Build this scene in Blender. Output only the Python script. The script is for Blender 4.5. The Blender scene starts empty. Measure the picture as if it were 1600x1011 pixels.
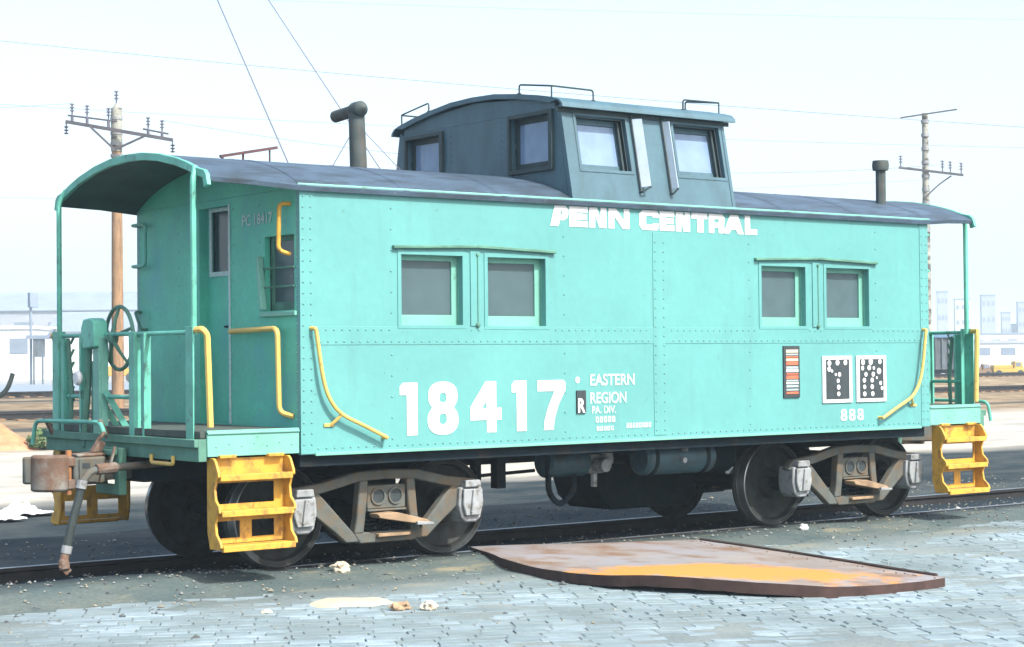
import bpy, bmesh, math, random
from mathutils import Vector, Matrix, noise
random.seed(7)
R = math.radians
sc = bpy.context.scene
col = sc.collection

# ------------------------------------------------------------------ camera
CAM = Vector((-7.4891, -14.0507, 1.6982))
yaw, pit, rol = 0.6492, 0.0183, -0.0093
fw = Vector((math.sin(yaw) * math.cos(pit), math.cos(yaw) * math.cos(pit), math.sin(pit)))
rt = Vector((math.cos(yaw), -math.sin(yaw), 0))
up = rt.cross(fw)
r2 = rt * math.cos(rol) + up * math.sin(rol)
u2 = up * math.cos(rol) - rt * math.sin(rol)
cd = bpy.data.cameras.new("camera")
cd.sensor_width = 36.0
cd.lens = 2905.9 / 1600 * 36
cd.clip_start = 0.1
cd.clip_end = 8000
cam = bpy.data.objects.new("camera", cd)
m3 = Matrix((r2, u2, -fw)).transposed()
cam.matrix_world = Matrix.Translation(CAM) @ m3.to_4x4()
col.objects.link(cam)
sc.camera = cam

# ------------------------------------------------------------------ light
SUN = Vector((0.17, -1.0, 1.13)).normalized()
elev = math.asin(SUN.z)
azim = math.atan2(SUN.x, SUN.y)
world = bpy.data.worlds.new("World")
sc.world = world
world.use_nodes = True
wn = world.node_tree
bg = wn.nodes["Background"]
sky = wn.nodes.new("ShaderNodeTexSky")
sky.sky_type = 'NISHITA'
sky.sun_disc = False
sky.sun_elevation = elev
sky.sun_rotation = azim
sky.air_density = 1.0
sky.dust_density = 4.0
sky.ozone_density = 0.6
wn.links.new(sky.outputs[0], bg.inputs[0])
bg.inputs[1].default_value = 0.15
sd = bpy.data.lights.new("sun", 'SUN')
sd.energy = 2.9
sd.angle = R(0.5)
sd.color = (1.0, 0.97, 0.91)
so = bpy.data.objects.new("sun", sd)
so.rotation_euler = (-SUN).to_track_quat('-Z', 'Y').to_euler()
so.location = (0, 0, 30)
col.objects.link(so)
vs = sc.view_settings
vs.view_transform = 'Standard'
vs.look = 'None'
vs.gamma = 1.0
vs.use_curve_mapping = False
vs.exposure = 1.43
sc.cycles.use_denoising = True
sc.cycles.max_bounces = 8
sc.cycles.volume_bounces = 0

# ------------------------------------------------------------------ materials
MATS = {}
ALB = 0.66   # one common step down in albedo, balanced against the exposure

def material(name, color, rough=0.6, metal=0.0, var=0.12, scale=2.0, dirt=None, dirt_at=0.62, dirt_soft=0.12,
             dirt_scale=(3, 3, 3), fine=0.06, bump=0.15, bump_scale=40.0, bump_dist=0.004, spec=0.4, dirt2=None):
    color = tuple(c * ALB for c in color)
    if dirt is not None:
        dirt = tuple(c * ALB for c in dirt)
    if dirt2 is not None:
        dirt2 = (tuple(c * ALB for c in dirt2[0]),) + tuple(dirt2[1:])
    m = bpy.data.materials.new(name)
    m.use_nodes = True
    nt = m.node_tree
    N, L = nt.nodes, nt.links
    b = N["Principled BSDF"]
    b.inputs["Roughness"].default_value = rough
    b.inputs["Metallic"].default_value = metal
    b.inputs["Specular IOR Level"].default_value = spec
    geo = N.new("ShaderNodeNewGeometry")
    pos = geo.outputs["Position"]

    def noise_tex(sc3, detail=4.0, rough_=0.55):
        mp = N.new("ShaderNodeMapping")
        mp.inputs["Scale"].default_value = sc3
        L.new(pos, mp.inputs["Vector"])
        n = N.new("ShaderNodeTexNoise")
        n.inputs["Scale"].default_value = 1.0
        n.inputs["Detail"].default_value = detail
        n.inputs["Roughness"].default_value = rough_
        L.new(mp.outputs[0], n.inputs["Vector"])
        return n.outputs["Fac"]

    def ramp(fac, a, c):
        r = N.new("ShaderNodeMapRange")
        r.inputs["From Min"].default_value = a
        r.inputs["From Max"].default_value = c
        L.new(fac, r.inputs["Value"])
        return r.outputs[0]

    def mix(fac, a, c, mode='MIX'):
        x = N.new("ShaderNodeMix")
        x.data_type = 'RGBA'
        x.blend_type = mode
        for s, v in ((x.inputs[0], fac), (x.inputs[6], a), (x.inputs[7], c)):
            if hasattr(v, "is_output"):
                L.new(v, s)
            elif isinstance(v, (int, float)):
                s.default_value = v
            else:
                s.default_value = (*v, 1)
        return x.outputs[2]

    lo = tuple(max(0, c * (1 - var)) for c in color)
    hi = tuple(min(1, c * (1 + var)) for c in color)
    c = mix(ramp(noise_tex((scale,) * 3), 0.3, 0.7), lo, hi)
    if fine:
        f = mix(ramp(noise_tex((scale * 14,) * 3, 3), 0.3, 0.7), (1 - fine,) * 3, (1 + fine,) * 3)
        c = mix(1.0, c, f, 'MULTIPLY')
    if dirt is not None:
        c = mix(ramp(noise_tex(dirt_scale, 6, 0.62), dirt_at - dirt_soft, dirt_at + dirt_soft), c, dirt)
    if dirt2 is not None:
        dc, at, so_, s3 = dirt2
        c = mix(ramp(noise_tex(s3, 6, 0.65), at - so_, at + so_), c, dc)
    L.new(c, b.inputs["Base Color"])
    if bump:
        bp = N.new("ShaderNodeBump")
        bp.inputs["Strength"].default_value = bump
        bp.inputs["Distance"].default_value = bump_dist
        L.new(noise_tex((bump_scale,) * 3, 5, 0.6), bp.inputs["Height"])
        L.new(bp.outputs[0], b.inputs["Normal"])
    MATS[name] = m
    return m

JADE = (0.125, 0.385, 0.37)
M_jade = material("jade_paint", JADE, 0.5, var=0.08, scale=0.9, dirt=(0.11, 0.31, 0.30), dirt_at=0.70, dirt_soft=0.16,
                  dirt_scale=(5, 5, 0.7), bump=0.45, bump_scale=2.4, bump_dist=0.016, fine=0.03,
                  dirt2=((0.08, 0.17, 0.15), 0.715, 0.025, (11, 11, 11)))
M_jade_end = material("jade_end_fill_light", (0.11, 0.60, 0.43), 0.55, var=0.18, scale=1.6, dirt=(0.11, 0.50, 0.48), dirt_at=0.58,  # same jade made brighter, for fill light on the shaded ends
                      dirt_soft=0.08, dirt_scale=(1.6, 1.6, 1.2), bump=0.2, bump_scale=6, bump_dist=0.01,
                      dirt2=((0.05, 0.12, 0.10), 0.70, 0.05, (7, 7, 2)))
M_jade_rail = material("jade_rail_paint", (0.14, 0.52, 0.40), 0.5, var=0.2, scale=5, dirt=(0.05, 0.10, 0.08), dirt_at=0.66,
                       dirt_soft=0.06, dirt_scale=(9, 9, 6))
M_rivet = material("rivet_grime", (0.11, 0.32, 0.31), 0.5, var=0.15, scale=9, bump=0)
M_lining = material("dark_lining", (0.06, 0.13, 0.12), 0.7, var=0.25, scale=3)  # dark green lining under the platform roofs
M_seal = material("jade_trim_paint", (0.19, 0.50, 0.40), 0.5, var=0.1, scale=4, dirt=(0.10, 0.24, 0.16), dirt_at=0.7, dirt_soft=0.08,
                  dirt_scale=(9, 9, 9))
M_deck = material("shaded_deck", (0.075, 0.10, 0.085), 0.85, var=0.3, scale=6)  # deck colour darkened to stand in for the roof's shade
M_dirtyjade = material("grimy_jade", (0.10, 0.26, 0.19), 0.7, var=0.25, scale=5)
M_white = material("white_stencil_paint", (0.86, 0.87, 0.87), 0.55, var=0.04, scale=4, bump=0.05)
M_pale = material("faded_white_stencil", (0.60, 0.76, 0.74), 0.6, var=0.06, scale=9, dirt=(0.3, 0.6, 0.55), dirt_at=0.58, dirt_soft=0.1,
                  dirt_scale=(40, 40, 40), bump=0)
M_black = material("black_plate", (0.035, 0.05, 0.055), 0.6, var=0.25, scale=9)
M_yellow = material("safety_yellow", (0.72, 0.40, 0.05), 0.55, var=0.12, scale=5, dirt=(0.38, 0.20, 0.05), dirt_at=0.58, dirt_soft=0.08,
                    dirt_scale=(14, 14, 9), dirt2=((0.10, 0.05, 0.03), 0.73, 0.03, (20, 20, 20)))
M_yellow2 = material("faded_yellow", (0.74, 0.52, 0.14), 0.5, var=0.1, scale=6, dirt=(0.45, 0.26, 0.08), dirt_at=0.68, dirt_soft=0.06,
                     dirt_scale=(18, 18, 18))
M_roof = material("roof_black_paint", (0.058, 0.098, 0.145), 0.6, var=0.3, scale=2, dirt=(0.035, 0.055, 0.07), dirt_at=0.56, dirt_soft=0.1,
                  dirt_scale=(3, 9, 9), bump=0.3, bump_scale=18, bump_dist=0.006, dirt2=((0.16, 0.21, 0.24), 0.68, 0.04, (22, 22, 22)))
M_cup = material("cupola_paint", (0.068, 0.150, 0.190), 0.5, var=0.15, scale=2.5, dirt=(0.05, 0.11, 0.13), dirt_at=0.62, dirt_soft=0.14,
                 dirt_scale=(5, 5, 1.5), bump=0.2, bump_scale=6, bump_dist=0.006)
M_cuptrim = material("cupola_trim", (0.028, 0.055, 0.06), 0.6, var=0.2, scale=6)
M_inside = material("cream_interior", (0.85, 0.84, 0.74), 0.8, var=0.1, scale=4)
M_steel = material("truck_cast_steel", (0.125, 0.14, 0.13), 0.75, spec=0.12, var=0.25, scale=6, dirt=(0.17, 0.125, 0.08), dirt_at=0.55, dirt_soft=0.12,
                   dirt_scale=(9, 9, 9), bump=0.4, bump_scale=60)
M_dark = material("underframe_black", (0.008, 0.018, 0.025), 0.8, spec=0.12, var=0.3, scale=5, dirt=(0.03, 0.028, 0.022), dirt_at=0.62, dirt_soft=0.1,
                  dirt_scale=(7, 7, 7), bump=0.3, bump_scale=50)
M_tank = material("tank_blue_black", (0.03, 0.085, 0.11), 0.5, var=0.3, scale=6, dirt=(0.04, 0.05, 0.05), dirt_at=0.58, dirt_soft=0.1, dirt_scale=(9, 9, 9))
M_wheel = material("wheel_steel", (0.050, 0.060, 0.060), 0.6, 0.2, spec=0.12, var=0.3, scale=7, dirt=(0.035, 0.03, 0.025), dirt_at=0.55, dirt_soft=0.15, dirt_scale=(8, 8, 8))  # darker than the bare steel, carrying the deep shade under the car
M_tread = material("polished_tread", (0.42, 0.43, 0.43), 0.3, 0.8, var=0.1, scale=8)
M_silver = material("journal_box_silver", (0.32, 0.345, 0.355), 0.6, 0.0, var=0.22, scale=9, dirt=(0.16, 0.15, 0.13), dirt_at=0.6, dirt_soft=0.06, dirt_scale=(16, 16, 16))
M_rust = material("rusty_coupler", (0.17, 0.11, 0.075), 0.8, var=0.3, scale=8, dirt=(0.16, 0.08, 0.05), dirt_at=0.55, dirt_soft=0.1,
                  dirt_scale=(12, 12, 12), bump=0.4, bump_scale=50, dirt2=((0.26, 0.26, 0.23), 0.58, 0.10, (5, 5, 5)))
M_rubber = material("hose_rubber", (0.05, 0.065, 0.065), 0.6, spec=0.12, var=0.2, scale=9)
M_brown = material("weathered_brown", (0.36, 0.25, 0.15), 0.85, var=0.25, scale=7, dirt=(0.2, 0.13, 0.08), dirt_at=0.6, dirt_soft=0.1, dirt_scale=(5, 5, 5))
M_orange_rust = material("orange_rust", (0.36, 0.16, 0.06), 0.85, var=0.25, scale=9)
M_rail = material("rail_rust", (0.035, 0.035, 0.036), 0.7, 0.1, spec=0.12, var=0.3, scale=6)
M_railtop = material("rail_head", (0.22, 0.26, 0.29), 0.4, 0.4, var=0.25, scale=7, dirt=(0.12, 0.10, 0.08), dirt_at=0.56, dirt_soft=0.1, dirt_scale=(3, 3, 3))
M_stack = material("stack_iron", (0.06, 0.085, 0.085), 0.75, var=0.3, scale=7, dirt=(0.11, 0.10, 0.08), dirt_at=0.6, dirt_soft=0.1, dirt_scale=(10, 10, 4))
M_pole = material("pole_wood", (0.34, 0.21, 0.11), 0.85, var=0.2, scale=2, dirt=(0.14, 0.09, 0.06), dirt_at=0.6, dirt_soft=0.1, dirt_scale=(14, 14, 1.2))
M_poletop = material("pole_top_patched", (0.36, 0.37, 0.32), 0.85, var=0.3, scale=3, dirt=(0.10, 0.09, 0.08), dirt_at=0.55, dirt_soft=0.05, dirt_scale=(3, 3, 5))
M_arm = material("crossarm_wood", (0.09, 0.085, 0.10), 0.8, var=0.2, scale=3)
M_wire = material("wire_metal", (0.16, 0.17, 0.24), 0.6, 0.2, var=0.1, scale=2, bump=0)
M_insul = material("insulator_brown", (0.12, 0.11, 0.15), 0.4, var=0.1, scale=3, bump=0)
M_amber = material("label_orange", (0.62, 0.16, 0.08), 0.6, var=0.1, scale=20, bump=0)
M_lblue = material("label_blue_grey", (0.38, 0.48, 0.48), 0.6, var=0.1, scale=20, bump=0)
M_cream = material("label_cream", (0.72, 0.62, 0.45), 0.6, var=0.1, scale=20, bump=0)
M_stone_pale = material("pale_stone", (0.62, 0.58, 0.46), 0.9, var=0.15, scale=12, dirt=(0.35, 0.28, 0.2), dirt_at=0.6, dirt_soft=0.08, dirt_scale=(14, 14, 14))
M_litter = material("white_litter", (0.72, 0.74, 0.74), 0.8, var=0.1, scale=12)
M_bwhite = material("white_cladding", (0.72, 0.74, 0.74), 0.8, var=0.05, scale=0.3)
M_bgrey = material("grey_concrete", (0.42, 0.45, 0.50), 0.85, var=0.08, scale=0.1)
M_bblue = material("blue_grey_roofing", (0.25, 0.31, 0.38), 0.8, var=0.12, scale=0.3)
M_byel = material("machine_yellow", (0.66, 0.42, 0.06), 0.6, var=0.15, scale=1.0)
M_bbrown = material("machine_brown", (0.30, 0.18, 0.09), 0.8, var=0.2, scale=1.5)
M_bwin = material("far_window_glass", (0.24, 0.29, 0.36), 0.2, var=0.1, scale=1, bump=0)
M_hopper = material("hopper_grey", (0.13, 0.165, 0.19), 0.7, var=0.25, scale=2.5, dirt=(0.09, 0.10, 0.10), dirt_at=0.55, dirt_soft=0.1, dirt_scale=(3, 3, .8))
M_hoptop = material("hopper_blue", (0.13, 0.26, 0.42), 0.6, var=0.1, scale=2)
M_sandheap = material("orange_sand", (0.62, 0.23, 0.11), 0.95, var=0.2, scale=3, dirt=(0.66, 0.36, 0.22), dirt_at=0.55, dirt_soft=0.12, dirt_scale=(2, 2, 2), bump=0.5, bump_scale=20, bump_dist=0.03)
M_leaf = material("bush_leaf", (0.09, 0.16, 0.05), 0.7, var=0.35, scale=8, bump=0)
M_hill = material("far_hill_woods", (0.08, 0.11, 0.10), 0.95, var=0.3, scale=0.02, bump=0)
M_plate = material("plate_rust_shade", (0.065, 0.036, 0.03), 0.9, var=0.3, scale=9, bump=0.4)  # rust, darkened further for the shadow along the plate's edge

def glass_material(name, tint, opacity, body, rough=0.06):
    m = bpy.data.materials.new(name)
    m.use_nodes = True
    nt = m.node_tree
    N, L = nt.nodes, nt.links
    b = N["Principled BSDF"]
    geo = N.new("ShaderNodeNewGeometry")
    n = N.new("ShaderNodeTexNoise")
    n.inputs["Scale"].default_value = 6.0
    n.inputs["Detail"].default_value = 6.0
    L.new(geo.outputs["Position"], n.inputs["Vector"])
    r = N.new("ShaderNodeValToRGB")
    r.color_ramp.elements[0].position = 0.3
    r.color_ramp.elements[0].color = (*[c * 0.9 for c in body], 1)
    r.color_ramp.elements[1].position = 0.75
    r.color_ramp.elements[1].color = (*[min(1, c * 1.12) for c in body], 1)
    L.new(n.outputs["Fac"], r.inputs[0])
    L.new(r.outputs[0], b.inputs["Base Color"])
    b.inputs["Roughness"].default_value = rough
    tr = N.new("ShaderNodeBsdfTransparent")
    tr.inputs[0].default_value = (*tint, 1)
    mx = N.new("ShaderNodeMixShader")
    mx.inputs[0].default_value = opacity
    L.new(tr.outputs[0], mx.inputs[1])
    L.new(b.outputs[0], mx.inputs[2])
    L.new(mx.outputs[0], N["Material Output"].inputs[0])
    return m

M_glass = glass_material("dusty_window_glass", (0.75, 0.85, 0.88), 0.88, (0.055, 0.095, 0.105), 0.32)
M_cglass = glass_material("cupola_glass", (0.80, 0.90, 0.97), 0.72, (0.20, 0.29, 0.42), 0.05)  # pale blue body stands in for bright sky in the panes
M_dglass = glass_material("door_glass", (0.5, 0.6, 0.62), 0.9, (0.012, 0.032, 0.040), 0.12)
M_wing = glass_material("wind_wing_glass", (0.85, 0.92, 0.97), 0.75, (0.40, 0.48, 0.56), 0.3)

def gradient_plate_material():
    m = material("plate_top_weathered", (0.265, 0.23, 0.205), 0.85, var=0.16, scale=1.2, dirt=(0.27, 0.265, 0.285), dirt_at=0.52, dirt_soft=0.1,
                 dirt_scale=(1.2, 0.7, 1), fine=0.06, bump=0.35, bump_scale=25, bump_dist=0.01,
                 dirt2=((0.20, 0.12, 0.07), 0.56, 0.08, (3.2, 1.8, 4)))
    nt = m.node_tree
    N, L = nt.nodes, nt.links
    b = N["Principled BSDF"]
    prev = b.inputs["Base Color"].links[0].from_socket
    geo = N.new("ShaderNodeNewGeometry")
    # an irregular orange rust stain, longer along the plate than across
    mp = N.new("ShaderNodeMapping")
    mp.vector_type = 'TEXTURE'
    mp.inputs["Location"].default_value = (2.20, -3.82, 0)
    mp.inputs["Rotation"].default_value = (0, 0, R(-47))
    mp.inputs["Scale"].default_value = (1.25, 0.62, 10)
    L.new(geo.outputs["Position"], mp.inputs["Vector"])
    ln = N.new("ShaderNodeVectorMath")
    ln.operation = 'LENGTH'
    L.new(mp.outputs[0], ln.inputs[0])
    n = N.new("ShaderNodeTexNoise")
    n.inputs["Scale"].default_value = 4.0
    n.inputs["Detail"].default_value = 9.0
    n.inputs["Roughness"].default_value = 0.68
    L.new(geo.outputs["Position"], n.inputs["Vector"])
    ad = N.new("ShaderNodeMath")
    ad.operation = 'MULTIPLY_ADD'
    ad.inputs[1].default_value = 2.0
    L.new(n.outputs["Fac"], ad.inputs[0])
    L.new(ln.outputs["Value"], ad.inputs[2])
    mr = N.new("ShaderNodeMapRange")
    mr.inputs["From Min"].default_value = 2.05
    mr.inputs["From Max"].default_value = 1.75
    L.new(ad.outputs[0], mr.inputs["Value"])
    mx = N.new("ShaderNodeMix")
    mx.data_type = 'RGBA'
    L.new(mr.outputs[0], mx.inputs[0])
    L.new(prev, mx.inputs[6])
    mx.inputs[7].default_value = (0.38, 0.17, 0.030, 1)
    L.new(mx.outputs[2], b.inputs["Base Color"])
    return m

M_platetop = gradient_plate_material()

def ground_material():
    m = bpy.data.materials.new("yard_ground")
    m.use_nodes = True
    nt = m.node_tree
    N, L = nt.nodes, nt.links
    b = N["Principled BSDF"]
    b.inputs["Roughness"].default_value = 0.92
    b.inputs["Specular IOR Level"].default_value = 0.12
    geo = N.new("ShaderNodeNewGeometry")
    pos = geo.outputs["Position"]
    sep = N.new("ShaderNodeSeparateXYZ")
    L.new(pos, sep.inputs[0])

    def nz(s3, det=6, ro=0.6):
        mp = N.new("ShaderNodeMapping")
        mp.inputs["Scale"].default_value = s3
        L.new(pos, mp.inputs["Vector"])
        n = N.new("ShaderNodeTexNoise")
        n.inputs["Scale"].default_value = 1
        n.inputs["Detail"].default_value = det
        n.inputs["Roughness"].default_value = ro
        L.new(mp.outputs[0], n.inputs["Vector"])
        return n.outputs["Fac"]

    def rng(v, a, c):
        r = N.new("ShaderNodeMapRange")
        r.inputs["From Min"].default_value = a
        r.inputs["From Max"].default_value = c
        L.new(v, r.inputs["Value"])
        return r.outputs[0]

    def mix(fac, a, c, mode='MIX'):
        x = N.new("ShaderNodeMix")
        x.data_type = 'RGBA'
        x.blend_type = mode
        for s, v in ((x.inputs[0], fac), (x.inputs[6], a), (x.inputs[7], c)):
            if hasattr(v, "is_output"):
                L.new(v, s)
            elif isinstance(v, (int, float)):
                s.default_value = v
            else:
                s.default_value = (*v, 1)
        return x.outputs[2]

    def wob(amount, s):
        # world y with a wandering offset, so that borders between surfaces are ragged
        ma = N.new("ShaderNodeMath")
        ma.operation = 'MULTIPLY_ADD'
        ma.inputs[1].default_value = amount
        L.new(nz((s * 0.35, s, s), 5), ma.inputs[0])
        L.new(sep.outputs["Y"], ma.inputs[2])
        return ma.outputs[0]

    def mul(a, c):
        x = N.new("ShaderNodeMath")
        x.operation = 'MULTIPLY'
        L.new(a, x.inputs[0])
        L.new(c, x.inputs[1])
        return x.outputs[0]
    # dirt and old asphalt beside the track
    c = mix(rng(nz((1.6, 1.6, 1.6)), 0.3, 0.7), (0.048, 0.074, 0.077), (0.094, 0.112, 0.102))
    c = mix(rng(nz((0.8, 1.7, 1)), 0.56, 0.66), c, (0.17, 0.16, 0.11))
    c = mix(rng(nz((6, 6, 6)), 0.62, 0.70), c, (0.06, 0.075, 0.08))
    c = mix(rng(sep.outputs["Y"], -1.7, -2.6), c, mix(rng(nz((1.1, 1.1, 1)), 0.35, 0.65), (0.115, 0.145, 0.148), (0.165, 0.19, 0.185)))
    # oily cinders between the rails, darkened further for shade under the car
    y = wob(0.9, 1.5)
    oil_shade = mul(rng(y, -0.75, -0.25), rng(y, 2.6, 1.7))
    c = mix(oil_shade, c, (0.012, 0.020, 0.025))
    # cinders beyond the track, darkened further for the car's shadow, then pale sand
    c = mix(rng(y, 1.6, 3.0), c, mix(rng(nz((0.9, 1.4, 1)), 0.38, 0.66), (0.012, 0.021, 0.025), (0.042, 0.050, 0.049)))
    c = mix(rng(wob(4.0, 0.4), 9.6, 11.2), c, mix(rng(nz((0.5, 0.9, 1)), 0.35, 0.65), (0.22, 0.22, 0.20), (0.40, 0.37, 0.30)))
    # brown ballast of the neighbouring tracks
    c = mix(rng(wob(6.0, 0.25), 24, 28), c, mix(rng(nz((0.9, 1.8, 1)), 0.35, 0.65), (0.11, 0.08, 0.05), (0.23, 0.18, 0.11)))
    c = mix(mul(rng(wob(6, 0.2), 25, 29), rng(nz((0.04, 0.5, 1), 3), 0.56, 0.62)), c, (0.045, 0.045, 0.04))
    # grey road and far yard
    c = mix(rng(wob(8.0, 0.2), 68, 76), c, (0.17, 0.21, 0.25))
    c = mix(rng(wob(20.0, 0.05), 130, 150), c, (0.24, 0.25, 0.245))
    c = mix(1.0, c, mix(rng(nz((30, 30, 30), 3), 0.3, 0.7), (0.85,) * 3, (1.15,) * 3), 'MULTIPLY')
    L.new(c, b.inputs["Base Color"])
    bp = N.new("ShaderNodeBump")
    bp.inputs["Strength"].default_value = 0.7
    bp.inputs["Distance"].default_value = 0.015
    L.new(nz((22, 22, 22), 8, 0.65), bp.inputs["Height"])
    L.new(bp.outputs[0], b.inputs["Normal"])
    return m

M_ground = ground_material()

# ------------------------------------------------------------------ mesh helpers
WORLD = {}

class MB:
    def __init__(self, T=None):
        self.v, self.f, self.mi, self.T, self.cur = [], [], [], T, 0

    def add(self, vs, fs):
        o = len(self.v)
        for p in vs:
            p = Vector(p)
            self.v.append(self.T(p) if self.T else p)
        for f in fs:
            self.f.append([o + i for i in f])
            self.mi.append(self.cur)

    def box(self, x0, x1, y0, y1, z0, z1):
        self.add([(x0, y0, z0), (x1, y0, z0), (x1, y1, z0), (x0, y1, z0), (x0, y0, z1), (x1, y0, z1), (x1, y1, z1), (x0, y1, z1)],
                 [(0, 3, 2, 1), (4, 5, 6, 7), (0, 1, 5, 4), (1, 2, 6, 5), (2, 3, 7, 6), (3, 0, 4, 7)])
        return self

    def bar(self, p0, p1, w, h, upv=(0, 0, 1)):
        p0, p1 = Vector(p0), Vector(p1)
        d = (p1 - p0).normalized()
        s = d.cross(Vector(upv))
        if s.length < 1e-4:
            s = d.cross(Vector((1, 0, 0)))
        s.normalize()
        u = s.cross(d).normalized()
        s, u = s * w / 2, u * h / 2
        self.add([p0 - s - u, p0 + s - u, p0 + s + u, p0 - s + u, p1 - s - u, p1 + s - u, p1 + s + u, p1 - s + u],
                 [(0, 3, 2, 1), (4, 5, 6, 7), (0, 1, 5, 4), (1, 2, 6, 5), (2, 3, 7, 6), (3, 0, 4, 7)])
        return self

    def tube(self, path, r, n=8, closed=False):
        path = [Vector(p) for p in path]
        m = len(path)
        rr = r if isinstance(r, (list, tuple)) else [r] * m
        vs, ref = [], None
        for i, p in enumerate(path):
            if closed:
                d = path[(i + 1) % m] - path[i - 1]
            else:
                d = path[min(i + 1, m - 1)] - path[max(i - 1, 0)]
            d.normalize()
            if ref is None:
                ref = d.orthogonal().normalized()
            ref = (ref - d * ref.dot(d))
            ref = ref.normalized() if ref.length > 1e-5 else d.orthogonal().normalized()
            b = d.cross(ref)
            for k in range(n):
                a = 2 * math.pi * k / n
                vs.append(p + (ref * math.cos(a) + b * math.sin(a)) * rr[i])
        fs = []
        for i in range(m if closed else m - 1):
            j = (i + 1) % m
            for k in range(n):
                fs.append((i * n + k, i * n + (k + 1) % n, j * n + (k + 1) % n, j * n + k))
        if not closed:
            fs.append(tuple(range(n - 1, -1, -1)))
            fs.append(tuple((m - 1) * n + k for k in range(n)))
        self.add(vs, fs)
        return self

    def cyl(self, p0, p1, r, r1=None, n=16):
        return self.tube([p0, p1], [r, r if r1 is None else r1], n)

    def prism(self, poly, fn, a, b):
        """poly: 2-D points; fn(u, v, w) -> 3-D; extruded from w=a to w=b"""
        n = len(poly)
        self.add([fn(u, v, a) for u, v in poly] + [fn(u, v, b) for u, v in poly],
                 [tuple(range(n)), tuple(range(2 * n - 1, n - 1, -1))] + [(i, (i + 1) % n, n + (i + 1) % n, n + i) for i in range(n)])
        return self

    def loft(self, rings, closed_ring=True, caps=True):
        n = len(rings[0])
        vs = [p for r in rings for p in r]
        fs = []
        for i in range(len(rings) - 1):
            for k in range(n if closed_ring else n - 1):
                fs.append((i * n + k, i * n + (k + 1) % n, (i + 1) * n + (k + 1) % n, (i + 1) * n + k))
        if caps and closed_ring:
            fs.append(tuple(range(n - 1, -1, -1)))
            fs.append(tuple((len(rings) - 1) * n + k for k in range(n)))
        self.add(vs, fs)
        return self

    def lathe(self, prof, c, axis, n=32):
        """prof: (radius, along-axis) points round a closed section"""
        c, axis = Vector(c), Vector(axis).normalized()
        a = axis.orthogonal().normalized()
        b = axis.cross(a)
        rings = []
        for k in range(n):
            t = 2 * math.pi * k / n
            d = a * math.cos(t) + b * math.sin(t)
            rings.append([c + d * r + axis * h for r, h in prof])
        m = len(prof)
        vs = [p for r in rings for p in r]
        fs = []
        for i in range(n):
            j = (i + 1) % n
            for k in range(m):
                l = (k + 1) % m
                fs.append((i * m + k, i * m + l, j * m + l, j * m + k))
        self.add(vs, fs)
        return self

    def dome(self, p, d, r, n=6, h=0.6):
        p, d = Vector(p), Vector(d).normalized()
        a = d.orthogonal().normalized()
        b = d.cross(a)
        vs = []
        for rr, hh in ((1, 0), (0.72, h * 0.7)):
            for k in range(n):
                t = 2 * math.pi * k / n
                vs.append(p + (a * math.cos(t) + b * math.sin(t)) * r * rr + d * r * hh)
        vs.append(p + d * r * h)
        fs = [(k, (k + 1) % n, n + (k + 1) % n, n + k) for k in range(n)] + [(n + k, n + (k + 1) % n, 2 * n) for k in range(n)]
        self.add(vs, fs)
        return self

    def wall(self, us, vs_, holes, fn, w0, w1):
        """a slab in (u, v) with rectangular openings cut through from w0 to w1"""
        us = sorted(set([*us, *[h[0] for h in holes], *[h[1] for h in holes]]))
        vv = sorted(set([*vs_, *[h[2] for h in holes], *[h[3] for h in holes]]))
        solid = {}
        for i in range(len(us) - 1):
            for j in range(len(vv) - 1):
                cu, cv = (us[i] + us[i + 1]) / 2, (vv[j] + vv[j + 1]) / 2
                solid[i, j] = not any(h[0] < cu < h[1] and h[2] < cv < h[3] for h in holes)
        idx = {}
        V, F = [], []

        def vi(i, j, k):
            if (i, j, k) not in idx:
                idx[i, j, k] = len(V)
                V.append(fn(us[i], vv[j], w1 if k else w0))
            return idx[i, j, k]
        for (i, j), s in solid.items():
            if not s:
                continue
            F.append((vi(i, j, 0), vi(i + 1, j, 0), vi(i + 1, j + 1, 0), vi(i, j + 1, 0)))
            F.append((vi(i, j, 1), vi(i, j + 1, 1), vi(i + 1, j + 1, 1), vi(i + 1, j, 1)))
            for di, dj, e in ((-1, 0, ((i, j), (i, j + 1))), (1, 0, ((i + 1, j), (i + 1, j + 1))), (0, -1, ((i, j), (i + 1, j))), (0, 1, ((i, j + 1), (i + 1, j + 1)))):
                if not solid.get((i + di, j + dj), False):
                    (a, b), (c, d) = e
                    F.append((vi(a, b, 0), vi(c, d, 0), vi(c, d, 1), vi(a, b, 1)))
        self.add(V, F)
        return self

    def build(self, name, mat, parent=None, bevel=0.0, smooth=30, at=None, kind=None, label=None):
        lo = Vector([min(p[i] for p in self.v) for i in range(3)])
        hi = Vector([max(p[i] for p in self.v) for i in range(3)])
        org = Vector(at) if at is not None else Vector(((lo.x + hi.x) / 2, (lo.y + hi.y) / 2, lo.z))
        me = bpy.data.meshes.new(name)
        me.from_pydata([p - org for p in self.v], [], self.f)
        mats = mat if isinstance(mat, (list, tuple)) else [mat]
        for mm in mats:
            me.materials.append(mm)
        if len(mats) > 1:
            me.polygons.foreach_set("material_index", self.mi)
        bm = bmesh.new()
        bm.from_mesh(me)
        bmesh.ops.recalc_face_normals(bm, faces=bm.faces)
        bm.to_mesh(me)
        bm.free()
        if smooth:
            me.polygons.foreach_set("use_smooth", [True] * len(me.polygons))
            me.set_sharp_from_angle(angle=R(smooth))
        me.update()
        o = bpy.data.objects.new(name, me)
        col.objects.link(o)
        put(o, org, parent)
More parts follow.
